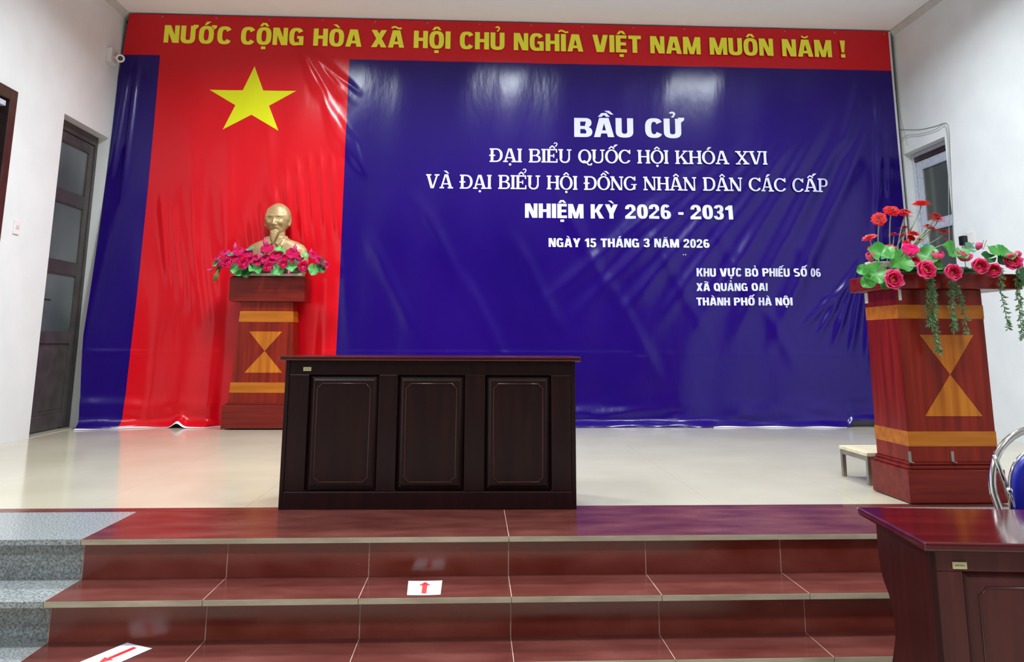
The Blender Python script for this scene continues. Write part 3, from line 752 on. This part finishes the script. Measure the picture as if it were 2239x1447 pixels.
# ------------------------------------------------------------------ step stool behind the right lectern
st = thing('step_stool', 'low pale step stool with steel legs beside the right lectern', 'stool', (2.60, 4.88, 0))
zs_ = .165
MB().box((-.26, -.17, zs_), (.26, .19, zs_+.022)).build('seat_board', PINE, st, bevel=.004)
m = MB(); m.box((-.255, -.165, zs_-.028), (-.23, .185, zs_)); m.box((.23, -.165, zs_-.028), (.255, .185, zs_)); m.box((-.23, -.165, zs_-.028), (.23, -.14, zs_)); m.box((-.23, .16, zs_-.028), (.23, .185, zs_)); m.build('seat_frame', STEEL, st, bevel=.002)
for x in (-.255, .23):
    for y in (-.165, .16): MB().box((x, y, 0), (x+.025, y+.025, zs_-.028)).build('leg', STEEL, st, bevel=.002)

# ------------------------------------------------------------------ chair behind the near desk
ch = thing('chair', 'chrome tube chair with a blue backrest behind the near desk', 'chair', (2.240, 3.0, HZ))
def arc(cx, z0, zt, rw, y0, y1, n=28, low=.0):
    pts = []
    for i in range(n+1):
        a = PI-PI*i/n
        pts.append((cx+rw*math.cos(a)*1.0, y0+(y1-y0)*(math.sin(a)), z0+(zt-z0)*math.sin(a)))
    return pts
out_ = [(-.195, -.22, .0), (-.215, -.06, .40), (-.222, 0, .60), (-.238, .04, .74)]+[(-.24*math.cos(PI*i/24), .045+.035*math.sin(PI*i/24), .76+.235*math.sin(PI*i/24)) for i in range(25)]+[(.238, .04, .74), (.222, 0, .60), (.215, -.06, .40), (.195, -.22, .0)]
MB().tube(out_, .0135, 12).build('front_frame', CHROME, ch, smooth=True)
for s in (-1, 1):
    MB().tube([(s*.222, .045, .90), (s*.195, .05, .82), (s*.168, .045, .70), (s*.150, .03, .56), (s*.150, .06, .40), (s*.16, .10, .02), (s*.16, .10, 0)], .010, 10).build('back_leg', CHROME, ch, smooth=True)
    k = MB(); k.ball((s*.207, .0, .775), .0135, n=8); k.tube([(s*.207, .0, .775), (s*.160, .035, .68)], .0045, 8); k.build('hinge_knob', CHROME, ch, smooth=True)
m = MB(); n = 28
def pad(u, v):
    a = 2*PI*u; ca, sa = math.cos(a), math.sin(a); e = .75
    x = math.copysign(abs(ca)**e, ca)*.178*v; z = math.copysign(abs(sa)**e, sa)*.20*v
    return (x, .052-.02*(1-v**4)-.015*(x/.178)**2, .715+z)
m.grid(pad, 40, 8)
o = m.build('backrest', PLASB, ch, smooth=True, fix=False); s = o.modifiers.new('thick', 'SOLIDIFY'); s.thickness = .022; s.offset = 0
MB().tube([(pad(i/40, 1.0)[0], pad(i/40, 1.0)[1]+.004, pad(i/40, 1.0)[2]) for i in range(41)], .008, 8).build('back_rim', CHROME, ch, smooth=True)
m = MB(); m.box((-.19, -.21, .385), (.19, .03, .43)); m.build('seat', PLASB, ch, bevel=.018, segs=3)

# ------------------------------------------------------------------ wall fittings
c = atx(252, 127, XL)
cm = thing('security_camera', 'white security camera fixed high on the left wall beside the banner', 'security camera', (XL, 7.86, 3.73))
m = MB(); m.box((0, -.07, -.075), (.055, .075, .075)); m.build('junction_box', WHITEP, cm, bevel=.006)
m = MB(); m.tube([(.045, -.01, -.01), (.075, -.02, -.015), (.10, -.05, -.03)], .016, 10); m.build('mount_arm', WHITEP, cm, smooth=True)
d = (CO-Vector((XL+.14, 7.80, 3.70))).normalized()
m = MB(); c0 = Vector((.135, -.04, -.032)); m.tube([c0-d*.10, c0-d*.098, c0+d*.055, c0+d*.06], .042, 20, caps=True); hous = m.build('housing', WHITEP, cm, smooth=False, bevel=.006)
m = MB(); m.tube([c0+d*.058, c0+d*.064], .024, 20); m.build('lens', LENS, hous)
c = atx(35, 497, XL)
sw = thing('light_switch', 'small pinkish white double light switch on the left wall', 'light switch', (XL, c.y, c.z))
MB().box((0, -.043, -.058), (.010, .043, .058)).build('plate', PINKP, sw, bevel=.003)
for y in (-.012, .014): MB().box((.010, y-.009, -.012), (.014, y+.009, .018)).build('rocker', SWK, sw, bevel=.001)
c = atx(2122, 520, XR)
so = thing('wall_socket', 'white wall socket on the right wall behind the lotus flowers', 'socket', (XR, c.y, c.z))
MB().box((-.010, -.055, -.055), (0, .055, .055)).build('plate', WHITEP, so, bevel=.003)
tg = MB(); c = atx(2107, 526, XR-.03)
ad = tag(MB().box((XR-.055, c.y-.035, c.z-.045), (XR-.0105, c.y+.04, c.z+.045)).build('power_adaptor', BLACKP, bevel=.006), 'black power adaptor plugged into the wall socket on the right wall', 'power adaptor')
MB().tube([(XR-.05, c.y, c.z-.04), (XR-.06, c.y-.02, c.z-.12), (XR-.03, c.y-.02, c.z-.4)], .003, 6).build('lead', BLACKP, ad, smooth=True)
def wire(label, pts, r=.0035):
    P = [Vector(p) for p in pts]; out = []
    for i in range(len(P)-1):
        p0, p1, p2, p3 = P[max(i-1, 0)], P[i], P[i+1], P[min(i+2, len(P)-1)]
        for j in range(6):
            t = j/6
            out.append(.5*((2*p1)+(p2-p0)*t+(2*p0-5*p1+4*p2-p3)*t*t+(3*p1-p0-3*p2+p3)*t**3))
    out.append(P[-1])
    return tag(MB().tube(out, r, 6).build('cable', CABLE, smooth=True), label, 'cable')
def wp(px, py, d=.006): q = atx(px, py, XR-d); return (XR-d, q.y, q.z)
wire('upper grey cable looped over the right window onto the wall', [wp(1969, 283), wp(2010, 283), wp(2044, 276), wp(2066, 269), wp(2074, 280), wp(2077, 340), wp(2082, 460), wp(2087, 560)])
wire('lower grey cable sagging under the other above the right window', [wp(*q, .02) for q in ((1967, 306), (1984, 296), (2012, 293), (2045, 283), (2062, 273), (2069, 286), (2073, 330), (2074, 420), (2076, 560))])
wire('thin grey cable dropping diagonally from the ceiling corner to the right window', [wp(1957, 200), wp(1964, 235), wp(1975, 280), wp(1984, 318)], .002)
c = at(1955, 165, 8.2)
bk = MB(); bk.box((XR-.075, 8.20, 3.42), (XR-.003, 8.26, 4.18)); bk.box((XR-.06, 8.17, 3.45), (XR-.012, 8.205, 3.66))  # narrow black boxes in the gap beside the banner edge
tag(bk.build('black_upright', BLACKP, bevel=.006), 'narrow black upright unit in the corner behind the right banner edge', 'fitting')

# ------------------------------------------------------------------ bust
def bust_mesh():
    m = MB()
    # head: latitude/longitude grid, face looks along -y
    nu, nv = 96, 72
    def skull(u, v):
        th = 2*PI*u; ph = PI*v
        x, y, z = math.sin(ph)*math.sin(th), -math.sin(ph)*math.cos(th), math.cos(ph)
        rx, ry, rz = .130, .150, .172
        X, Y, Z = x*rx, y*ry, z*rz
        if z < 0:
            t = -z; X *= 1-.36*t**1.4; Y *= 1-.10*t
            if y > 0: Y *= 1-.25*t
        else:
            X *= 1+.02*math.sin(PI*z)
        if y < 0 and z > -.95:            # flatten the face a little, then model the features
            Y *= .94
            f = sm(0, .35, -y)
            d = 0
            d += .016*gs(Z-.030, .013)*(gs(X-.046, .036)+gs(X+.046, .036))             # brows
            for s in (-1, 1):
                d -= .026*gs(X-s*.046, .026)*gs(Z-.004, .015)                          # eye sockets
                d += .021*gs(X-s*.046, .017)*gs(Z-.003, .008)                          # lids
                d -= .006*gs(X-s*.046, .02)*gs(Z+.012, .004)
                d += .018*gs(X-s*.066, .026)*gs(Z+.038, .020)                          # cheekbones
                d -= .014*gs(X-s*.062, .018)*gs(Z+.086, .024)
                d += .016*gs(X-s*.020, .011)*gs(Z+.058, .010)                          # nostrils
                d -= .010*gs(X-s*.042, .009)*gs(Z+.066, .018)
                d += .012*gs(X-s*.028, .022)*gs(Z+.083+.18*abs(X), .008)               # moustache
            d += .044*gs(X, .014)*sm(.015, -.058, Z)*sm(-.074, -.060, Z)               # nose
            d += .014*gs(X, .018)*gs(Z+.056, .012)
            d += .010*gs(X, .026)*gs(Z+.080, .009)
            d -= .014*gs(X, .034)*gs(Z+.098, .005)
            d += .015*gs(X, .026)*gs(Z+.107, .007)                                     # lower lip
            d -= .008*gs(X, .03)*gs(Z+.119, .006)
            d += .018*gs(X, .034)*gs(Z+.138, .018)
            Y -= d*f
        hair = sm(-.03, .0, Z)*sm(.078, .088, abs(X)+.35*max(0, Z-.08)*0+.9*max(0, Y+.07)) if Z > -.06 else sm(.02, .05, Y)*sm(-.10, -.08, Z)
        k = 1+.055*hair*sm(.165, .09, Z)
        return (X*k, Y*k, Z*k+.585)
    m.grid(skull, nu, nv)
    for s in (-1, 1):     # ears
        m.ball((s*.128, .012, .575), 1, n=10, sc=(.016, .030, .052))
        m.ball((s*.124, -.002, .535), 1, n=8, sc=(.014, .016, .020))
    # chin beard
    for i in range(12):
        t = i/11
        m.ball((-.006*t, -.100-.020*math.sin(PI*t*.8), .455-.115*t), 1, n=8, sc=(.050*(1-.80*t**.9), .030*(1-.5*t), .018))
    for s in (-1, 1): m.tube([(s*.012, -.128, .44), (s*.010, -.132, .40), (s*.004, -.128, .355)], .010, 8, r2=.004)
    # neck
    m.tube([(0, .03, .30), (0, .022, .40), (0, .015, .50)], .088, 20, r2=.078)
    # shoulders
    secs = [(0, .30, .13, .02), (.08, .325, .145, .02), (.16, .338, .15, .02), (.22, .330, .146, .02), (.28, .315, .138, .022), (.325, .28, .125, .025), (.36, .21, .112, .028), (.385, .135, .102, .028), (.41, .098, .096, .026)]
    n = 48; vs = []
    for z, a, b, cy in secs:
        for j in range(n):
            t = 2*PI*j/n; e = .8
            vs.append((math.copysign(abs(math.cos(t))**e, math.cos(t))*a, cy+math.copysign(abs(math.sin(t))**e, math.sin(t))*b, z))
    k = len(secs)
    m.add(vs, [(i*n+j, i*n+(j+1) % n, (i+1)*n+(j+1) % n, (i+1)*n+j) for i in range(k-1) for j in range(n)]+[tuple(range(n))[::-1], tuple((k-1)*n+j for j in range(n))])
    for s in (-1, 1):     # turned-down collar and front opening
        m.tube([(s*.088, .04, .40), (s*.100, -.02, .392), (s*.075, -.085, .362), (s*.028, -.112, .322)], .024, 10)
        m.tube([(s*.10, -.06, .375), (s*.085, -.115, .31), (s*.045, -.130, .275)], .018, 10)
    m.tube([(0, -.128, .32), (0, -.142, .2), (0, -.138, .02)], .006, 8)
    return m
b = bust_mesh().build('bust', BRONZE, None, smooth=True)
b.location = (LX+.022, LY+.165, LTOP); b.rotation_euler = (0, 0, -.17); b.scale = (1, .66, 1.0)
rm = b.modifiers.new('join', 'REMESH'); rm.mode = 'VOXEL'; rm.voxel_size = .0038; rm.use_smooth_shade = True
s_ = b.modifiers.new('soft', 'SMOOTH'); s_.factor = .5; s_.iterations = 2
tag(b, 'gilded bronze bust of a bearded man on the left lectern', 'bust')

# ------------------------------------------------------------------ flowers
def petal(m, L, Wd, curl, base_r, az, lean, mi=0, nu=4, nv=6, tip=1.0):
    """one cupped petal rising from a centre; lean = angle from the axis"""
    ca, sa = math.cos(az), math.sin(az)
    def f(u, v):
        t = v; s = (u-.5)*2
        wv = Wd*math.sin(PI*min(1, t*.86+.10))**.8*(1 if t < .97 else .25*tip)
        ang = lean*(1-.15*t)-curl*t*t
        r = base_r+L*t*math.sin(ang); z = L*t*math.cos(ang)
        cup = wv*.42*s*s
        x = r-cup*math.cos(ang)*.9; zz = z+cup*math.sin(ang)*.9
        yy = s*wv*.5
        return (x*ca-yy*sa, x*sa+yy*ca, zz)
    m.grid(f, nu, nv, mi)
def lotus_mesh(name, mats, open_=1.0, seed=0):
    r = random.Random(seed); m = MB()
    for ring, (n, L, W_, lean, curl) in enumerate(((7, .058, .046, 1.15*open_, .35), (7, .056, .042, .85*open_, .30), (6, .048, .036, .55*open_, .25), (5, .036, .028, .32*open_, .2))):
        for i in range(n):
            petal(m, L*r.uniform(.92, 1.08), W_, curl, .006, 2*PI*(i+.5*(ring % 2))/n+r.uniform(-.08, .08), lean+r.uniform(-.06, .06), mi=0 if ring else 1)
    return m.mesh(name, mats, True, fix=False)
LOT_A = lotus_mesh('lotus_bloom', [LPINKD, LPALE], 1.05, 1)
LOT_B = lotus_mesh('lotus_bloom', [LPINKD, LPALE], .9, 2)
LOT_C = lotus_mesh('lotus_bloom', [LPINK, LPINK], 1.05, 3)
LOT_D = lotus_mesh('lotus_bloom', [LPINK, BUDP], .85, 4)
LOT_E = lotus_mesh('lotus_bloom', [LPALE, LPALE], .6, 5)
m = MB(); m.lathe([(.002, -.002), (.008, .002), (.013, .016), (.012, .021), (.002, .022)], n=14); HEART = m.mesh('lotus_heart', LYEL, True)
m = MB(); m.lathe([(.003, 0), (.012, .010), (.017, .024), (.014, .042), (.006, .062), (.0005, .074)], n=12)
for i in range(3): petal(m, .066, .036, .55, .010, 2*PI*i/3, .35)
BUD = m.mesh('lotus_bud', BUDP, True, fix=False)
def leaf_mesh(name, mt, cup, wave, seed, notch=True):
    r = random.Random(seed); ph = r.uniform(0, 6); m = MB()
    def f(u, v):
        a = .12+(2*PI-.24)*u if notch else 2*PI*u
        R = v*.07*(1+.05*math.sin(3*a+ph))
        z = cup*(v**2)*.07+wave*.07*v*v*math.sin(4*a+ph)+.0016*math.sin(18*a)*v
        return (R*math.cos(a), R*math.sin(a), z)
    m.grid(f, 54, 7); return m.mesh(name, mt, True, fix=False)
LEAVES = {'g': leaf_mesh('lotus_leaf', LEAFG, .25, .13, 1), 'g2': leaf_mesh('lotus_leaf', LEAFG, .45, .2, 2), 'd': leaf_mesh('lotus_leaf', LEAFD, .3, .15, 3),
          'b': leaf_mesh('lotus_leaf', LEAFB, .3, .1, 4), 'l': leaf_mesh('lotus_leaf', LEAFL, .3, .2, 5), 'l2': leaf_mesh('lotus_leaf', LEAFL, .5, .3, 6)}
def orient(p, axis, scale, roll=0.0):
    ax = Vector(axis).normalized(); q = ax.to_track_quat('Z', 'Y').to_matrix().to_4x4()
    return Matrix.Translation(p) @ q @ Matrix.Rotation(roll, 4, 'Z') @ Matrix.Scale(scale, 4)
def toward(tx, up):          # tx: sideways, up: tilt to the sky, otherwise facing the hall
    return Vector((tx, -1, up))
def flower(par, me, px, py, Y, rpx, axis, heart=True, nat=.058):
    p = at(px, py, Y)-Vector(par.location); sc = rpx/FPX*Y/nat*1.28
    o = put('lotus_bloom', me, par, orient(p-Vector(axis).normalized()*.02*sc, axis, sc, rnd.uniform(0, 6)))
    if heart: put('lotus_heart', HEART, o, Matrix.Translation((0, 0, .006)))
    return o
def leaf(par, k, px, py, Y, rpx, axis, roll=None):
    p = at(px, py, Y)-Vector(par.location); sc = rpx/FPX*Y/.07
    return put('lotus_leaf', LEAVES[k], par, orient(p, axis, sc, rnd.uniform(0, 6) if roll is None else roll))
def bud(par, px, py, Y, hpx, axis=(0, 0, 1)):
    p = at(px, py, Y)-Vector(par.location); sc = hpx/FPX*Y/.074
    return put('lotus_bud', BUD, par, orient(p, axis, sc, rnd.uniform(0, 6)))

# left arrangement in front of the bust
fl = thing('flower_arrangement', 'wide arrangement of hot pink lotuses and light green leaves in front of the bust', 'flower arrangement', (LX, LY+.05, LTOP))
Y0 = LY
m = MB(); m.box((-.33, -.05, .001), (.33, -.012, .03)); m.build('planter', CERAM, fl, bevel=.008)
m = MB()
for i in range(34): 
    x = -.36+.72*i/33
    m.ball((x, -.032+rnd.uniform(-.012, .008), .04+.05*(1-(x/.4)**2)+rnd.uniform(0, .02)), .022, n=5)
m.build('moss_bed', LEAFD, fl, smooth=True)
up = lambda t: toward(rnd.uniform(-.3, .3), t)
for (px, py, r) in ((498, 575, 15), (535, 577, 15.5), (588, 584, 13), (620, 578, 12), (663, 583, 14)): flower(fl, LOT_C, px, py, Y0-.07, r, toward((px-588)/500, .18))
for (px, py, r, t, k) in ((495, 557, 13, 1.2, 'D'), (524, 554, 15, 1.6, 'C'), (543, 557, 14, 1.2, 'C'), (584, 547, 16, 1.8, 'C'), (606, 561, 16, 1.2, 'C'), (638, 558, 17, 1.4, 'C'), (582, 569, 14, .8, 'D'),
                          (682, 561, 13, 1.0, 'D'), (697, 573, 13, .8, 'D'), (562, 566, 12, .9, 'D'), (640, 570, 12, .9, 'C'), (478, 568, 10, 1.2, 'D'), (517, 566, 12, .9, 'C'), (600, 572, 12, .7, 'D'), (655, 566, 12, 1.1, 'D'), (566, 575, 12, .8, 'C'), (626, 566, 12, 1.3, 'C'), (550, 572, 12, .8, 'D'), (480, 577, 10, .6, 'C'), (712, 581, 9, .6, 'D')):
    flower(fl, LOT_C if k == 'C' else LOT_D, px, py, Y0-.035, r, toward((px-588)/160+rnd.uniform(-.2, .2), t), heart=True)
for (px, py, h) in ((513, 546, 17), (580, 537, 19), (644, 550, 18), (679, 560, 17), (566, 566, 16)): bud(fl, px, py, Y0-.02 if px != 566 else Y0-.08, h, (rnd.uniform(-.15, .15), -.1, 1))
bud(fl, 466, 590, Y0-.03, 14, (-1, -.4, -.1)); bud(fl, 632, 592, Y0-.07, 14, (.2, -1, -.6))
for (px, py, r, k, ax) in ((475, 576, 11, 'l', (-.6, -.6, .6)), (517, 587, 13, 'l', (-.3, -1, .5)), (540, 597, 13, 'd', (-.1, -1, .5)), (557, 591, 14, 'l2', (.4, -.8, .8)), (606, 590, 14, 'l', (.2, -1, .3)),
                           (641, 581, 14, 'l2', (-.2, -1, .2)), (685, 590, 13, 'l', (.5, -1, .3)), (700, 586, 12, 'd', (.8, -.8, .4)), (667, 560, 9, 'l', (.1, -.8, 1)), (506, 558, 9, 'b', (0, -.6, 1)), (549, 546, 11, 'b', (-.2, -.5, 1)),
                           (612, 548, 12, 'l', (.2, -.5, 1)), (577, 552, 7, 'b', (0, -.8, .7)), (705, 574, 10, 'd', (1, -.5, .6)), (482, 585, 10, 'd', (-.6, -.6, .2)), (525, 594, 11, 'l2', (-.4, -1, .2))):
    leaf(fl, k, px, py, Y0-.055, r, ax)
m = MB()
for k in range(3):
    a = at(481-2*k, 590, Y0-.05)-fl.location; m.tube([a, a+Vector((-.01-.006*k, -.02, -.05)), a+Vector((-.015-.012*k, -.02, -.10-.01*k))], .005, 6, r2=.009)
m.build('hanging_sprig', TWIG, fl, smooth=True)

# right arrangement on the lectern tray
fr = thing('flower_arrangement', 'long arrangement of deep pink lotuses and trailing vines on the right lectern', 'flower arrangement', (PX, PY+.02, PTOP))
Y1 = PY+.0
m = MB(); m.box((-.27, -.01, .001), (.31, .07, .014)); m.build('planter', LEAFD, fr, bevel=.004)
m = MB()
for i in range(30):
    x = -.27+.60*i/29
    m.ball((x, .03+rnd.uniform(-.02, .02), .024+rnd.uniform(0, .006)), .018, n=5)
m.build('moss_bed', LEAFD, fr, smooth=True)
for (px, py, r, me, ax, dy) in ((1950, 612, 26, LOT_A, (.02, -1, .05), -.10), (2022, 591, 25, LOT_A, (0, -1, .18), -.09), (2080, 597, 25, LOT_B, (-.12, -1, .12), -.09), (2140, 583, 24, LOT_B, (-.2, -1, .1), -.08),
                                (2173, 592, 21, LOT_B, (-.65, -1, .1), -.08), (2212, 575, 23, LOT_A, (-.3, -1, .45), -.05), (1990, 550, 21, LOT_C, (-.1, -.8, 1.2), -.02), (2049, 562, 17, LOT_B, (0, -.5, 1), -.05),
                                (2106, 562, 21, LOT_A, (.25, -.55, 1), -.02), (1904, 566, 18, LOT_E, (-.5, -.5, 1), -.02), (2139, 541, 14, LOT_E, (.2, -.5, 1), .0), (2000, 573, 14, LOT_B, (-.3, -1, .4), -.03), (2222, 560, 15, LOT_E, (.4, -.6, 1), 0)):
    flower(fr, me, px, py, Y1+dy, r, ax)
for (px, py, r, k, ax, dy) in ((1926, 558, 28, 'g2', (-.25, -1, .9), -.03), (1967, 573, 28, 'g', (.1, -1, .5), -.045), (1914, 598, 26, 'g', (-.25, -1, .4), -.07), (1898, 616, 16, 'g2', (-.5, -1, .1), -.07), (1887, 590, 13, 'g', (-.8, -1, .3), -.04),
                               (2027, 562, 25, 'g', (-.5, -.8, .6), -.03), (2084, 556, 28, 'g2', (.2, -.9, .9), -.04), (2030, 545, 13, 'b', (0, -1, .5), .0), (2119, 543, 14, 'b', (.2, -1, .5), .01), (2188, 556, 31, 'g', (.1, -.8, 1.1), -.02),
                               (2232, 606, 27, 'd', (.5, -1, .2), -.06), (2046, 578, 16, 'g', (.3, -1, .4), -.05), (1935, 620, 14, 'g2', (0, -1, .0), -.075), (2160, 565, 16, 'd', (.1, -1, .6), -.02), (2195, 572, 18, 'd', (0, -1, .6), -.01)):
    leaf(fr, k, px, py, Y1+dy, r, ax)
def vine(par, pts, seed, dens=26, ls=.027):
    dens *= 1.7
    r = random.Random(seed); m = MB(); P = [Vector(p) for p in pts]
    path = []
    for i in range(len(P)-1):
        for j in range(10): path.append(P[i].lerp(P[i+1], j/10))
    path.append(P[-1]); m.tube(path, .0018, 5)
    n = int(dens*len(P))
    for i in range(n):
        p = path[min(len(path)-1, int(len(path)*i/n))]
        a = r.uniform(0, 2*PI); d = Vector((math.cos(a), -abs(math.sin(a))*.5, r.uniform(-.9, .15))).normalized(); L = ls*r.uniform(.7, 1.3)
        sd = d.cross(Vector((0, 1, .3))).normalized()*L*.16; nn = Vector((0, -1, .2))*L*.06
        m.add([p, p+d*L*.45+sd, p+d*L, p+d*L*.45-sd, p+d*L*.5+nn], [(0, 1, 4), (1, 2, 4), (2, 3, 4), (3, 0, 4)])
    return m.build('trailing_vine', VINE, par)
def vp(L_, Y): return [at(px, py, Y)-fr.location for px, py in L_]
vine(fr, vp([(2030, 606), (2037, 630), (2042, 670), (2040, 705), (2047, 740), (2050, 768)], PY-.06), 3)
vine(fr, vp([(2034, 620), (2028, 648), (2030, 690), (2033, 712)], PY-.055), 9, 14)
vine(fr, vp([(2080, 612), (2078, 645), (2082, 690), (2085, 722)], PY-.06), 4, 22)
vine(fr, vp([(2088, 625), (2098, 650), (2110, 690), (2112, 730)], PY-.055), 5, 12)
vine(fr, vp([(2224, 600), (2226, 650), (2230, 690), (2236, 740)], PY-.06), 6, 22)
vine(fr, vp([(2186, 585), (2189, 608), (2188, 640), (2200, 690), (2204, 718)], PY-.055), 7, 10)

# gerberas in a low pot behind the lotuses
gb = thing('gerbera_bouquet', 'bunch of tall red gerberas standing behind the lotuses on the right lectern', 'flowers', (PX-.17, PY+.22, PTOP))
m = MB(); m.lathe([(.045, .001), (.06, .02), (.066, .06), (.058, .085), (.05, .085), (.045, .05)], n=20); m.v = [(x*2.1, y, z) for x, y, z in m.v]; m.build('pot', CERAM, gb, smooth=True)
def gerbera_mesh(seed):
    r = random.Random(seed); m = MB()
    for ring, (n, L, z, tl) in enumerate(((26, .045, 0, .10), (24, .040, .003, .22), (18, .030, .006, .42), (14, .020, .008, .7))):
        for i in range(n):
            a = 2*PI*(i+.5*ring)/n+r.uniform(-.05, .05); t = tl+r.uniform(-.08, .08); l = L*r.uniform(.92, 1.08); wd = .0054
            ca, sa = math.cos(a), math.sin(a)
            pr = [(.008, 0), (l*.5, 1), (l*.88, .8), (l, 0)]
            vs = []
            for q, ww in pr:
                zz = z+q*math.sin(t)-(q/l)**2*.006
                for s in ((-1, 1) if ww else (0,)):
                    yy = s*wd*ww; x = q*math.cos(t)
                    vs.append((x*ca-yy*sa, x*sa+yy*ca, zz))
            m.add(vs, [(0, 1, 2), (1, 3, 4, 2), (3, 5, 4)])
    return m.mesh('gerbera_bloom', GRED, False, fix=False)
GER = [gerbera_mesh(1), gerbera_mesh(2)]
m = MB(); m.lathe([(.002, -.002), (.010, .003), (.010, .007), (.002, .010)], n=12); GHEART = m.mesh('gerbera_heart', GDARK, True)
GDATA = [(1922, 479, 18, (-.55, -1, .35), .16), (1950, 461, 20, (-.1, -.75, .75), .20), (1978, 471, 21, (.12, -.28, 1), .18), (1980, 463, 16, (.1, -.4, 1), .24), (2014, 446, 21, (.03, .02, 1), .20), (2046, 474, 23, (.22, -.30, 1), .15), (2050, 482, 20, (.15, -.2, 1), .22),
         (1901, 520, 18, (-.45, -.25, 1), .14), (1979, 499, 15, (0, -.15, 1), .22), (1997, 511, 15, (0, -.45, 1), .15), (1954, 513, 13, (-.1, -.1, 1), .2), (1974, 514, 11, (.1, -.3, 1), .13), (1981, 530, 10, (-.2, -.6, 1), .12), (2011, 524, 9, (.1, -.3, 1), .12),
         (2028, 495, 14, (-.1, -.2, 1), .2), (2038, 501, 13, (.35, -.2, 1), .17), (2064, 508, 15, (.15, -.12, 1), .2), (2072, 529, 14, (.6, -.5, .7), .16), (1906, 544, 10, (-.5, -.8, .6), .12), (1922, 545, 13, (.2, -.8, .7), .13), (1946, 541, 14, (-.1, -.6, 1), .12), (1992, 520, 10, (0, -.8, .6), .16)]
for i, (px, py, r, ax, dy) in enumerate(GDATA):
    Y = PY+dy; p = at(px, py, Y)-gb.location; sc = r/FPX*Y/.045
    o = put('gerbera_bloom', GER[i % 2], gb, orient(p, ax, sc, rnd.uniform(0, 6)))
    put('gerbera_heart', GHEART, o, Matrix.Translation((0, 0, .006)))
    a = Vector(ax).normalized(); end = Vector((max(-.10, min(.11, p.x*.55))+rnd.uniform(-.015, .015), rnd.uniform(-.03, .03), .05))
    p1 = p-a*.06*min(1, sc); pts = []
    for k in range(13):
        t = k/12; q = (1-t)**3*p+3*(1-t)**2*t*p1+3*(1-t)*t*t*(end+Vector(((p.x-end.x)*.25, 0, max(.04, p.z*.5))))+t**3*end
        pts.append(q)
    MB().tube(pts, .0032, 7, r2=.004).build('stem', STEMG, gb, smooth=True)

# a dark dried twig pair sticking up at the right of the lotuses
m = MB()
for q in (((2147, 545), (2150, 525)), ((2150, 545), (2157, 525))):
    a, b_ = at(*q[0], Y1+.02), at(*q[1], Y1+.02); m.tube([a-fr.location, b_-fr.location], .0016, 5)
m.build('twig', TWIG, fr)

# ------------------------------------------------------------------ ceiling lights (above and out of the frame)
for i, (x, y) in enumerate(STAGE_LAMPS+HALL_LAMPS):
    stage = i < len(STAGE_LAMPS)
    m = MB(); a, b_ = .33, .302
    for x0, y0, x1, y1 in ((-a, -a, a, -b_), (-a, b_, a, a), (-a, -b_, -b_, b_), (b_, -b_, a, b_)): m.box((x0, y0, -.02), (x1, y1, 0))
    o = m.build('ceiling_light', WHITEP, None); o.location = (x, y, CEIL-.001)
    side = ['left', 'middle', 'right', 'front left', 'front right', 'added rear left', 'added rear right'][i]
    tag(o, f'square flush ceiling light, the {side} one over the {"stage" if stage else "hall"}', 'ceiling light', 'flush ceiling lights')
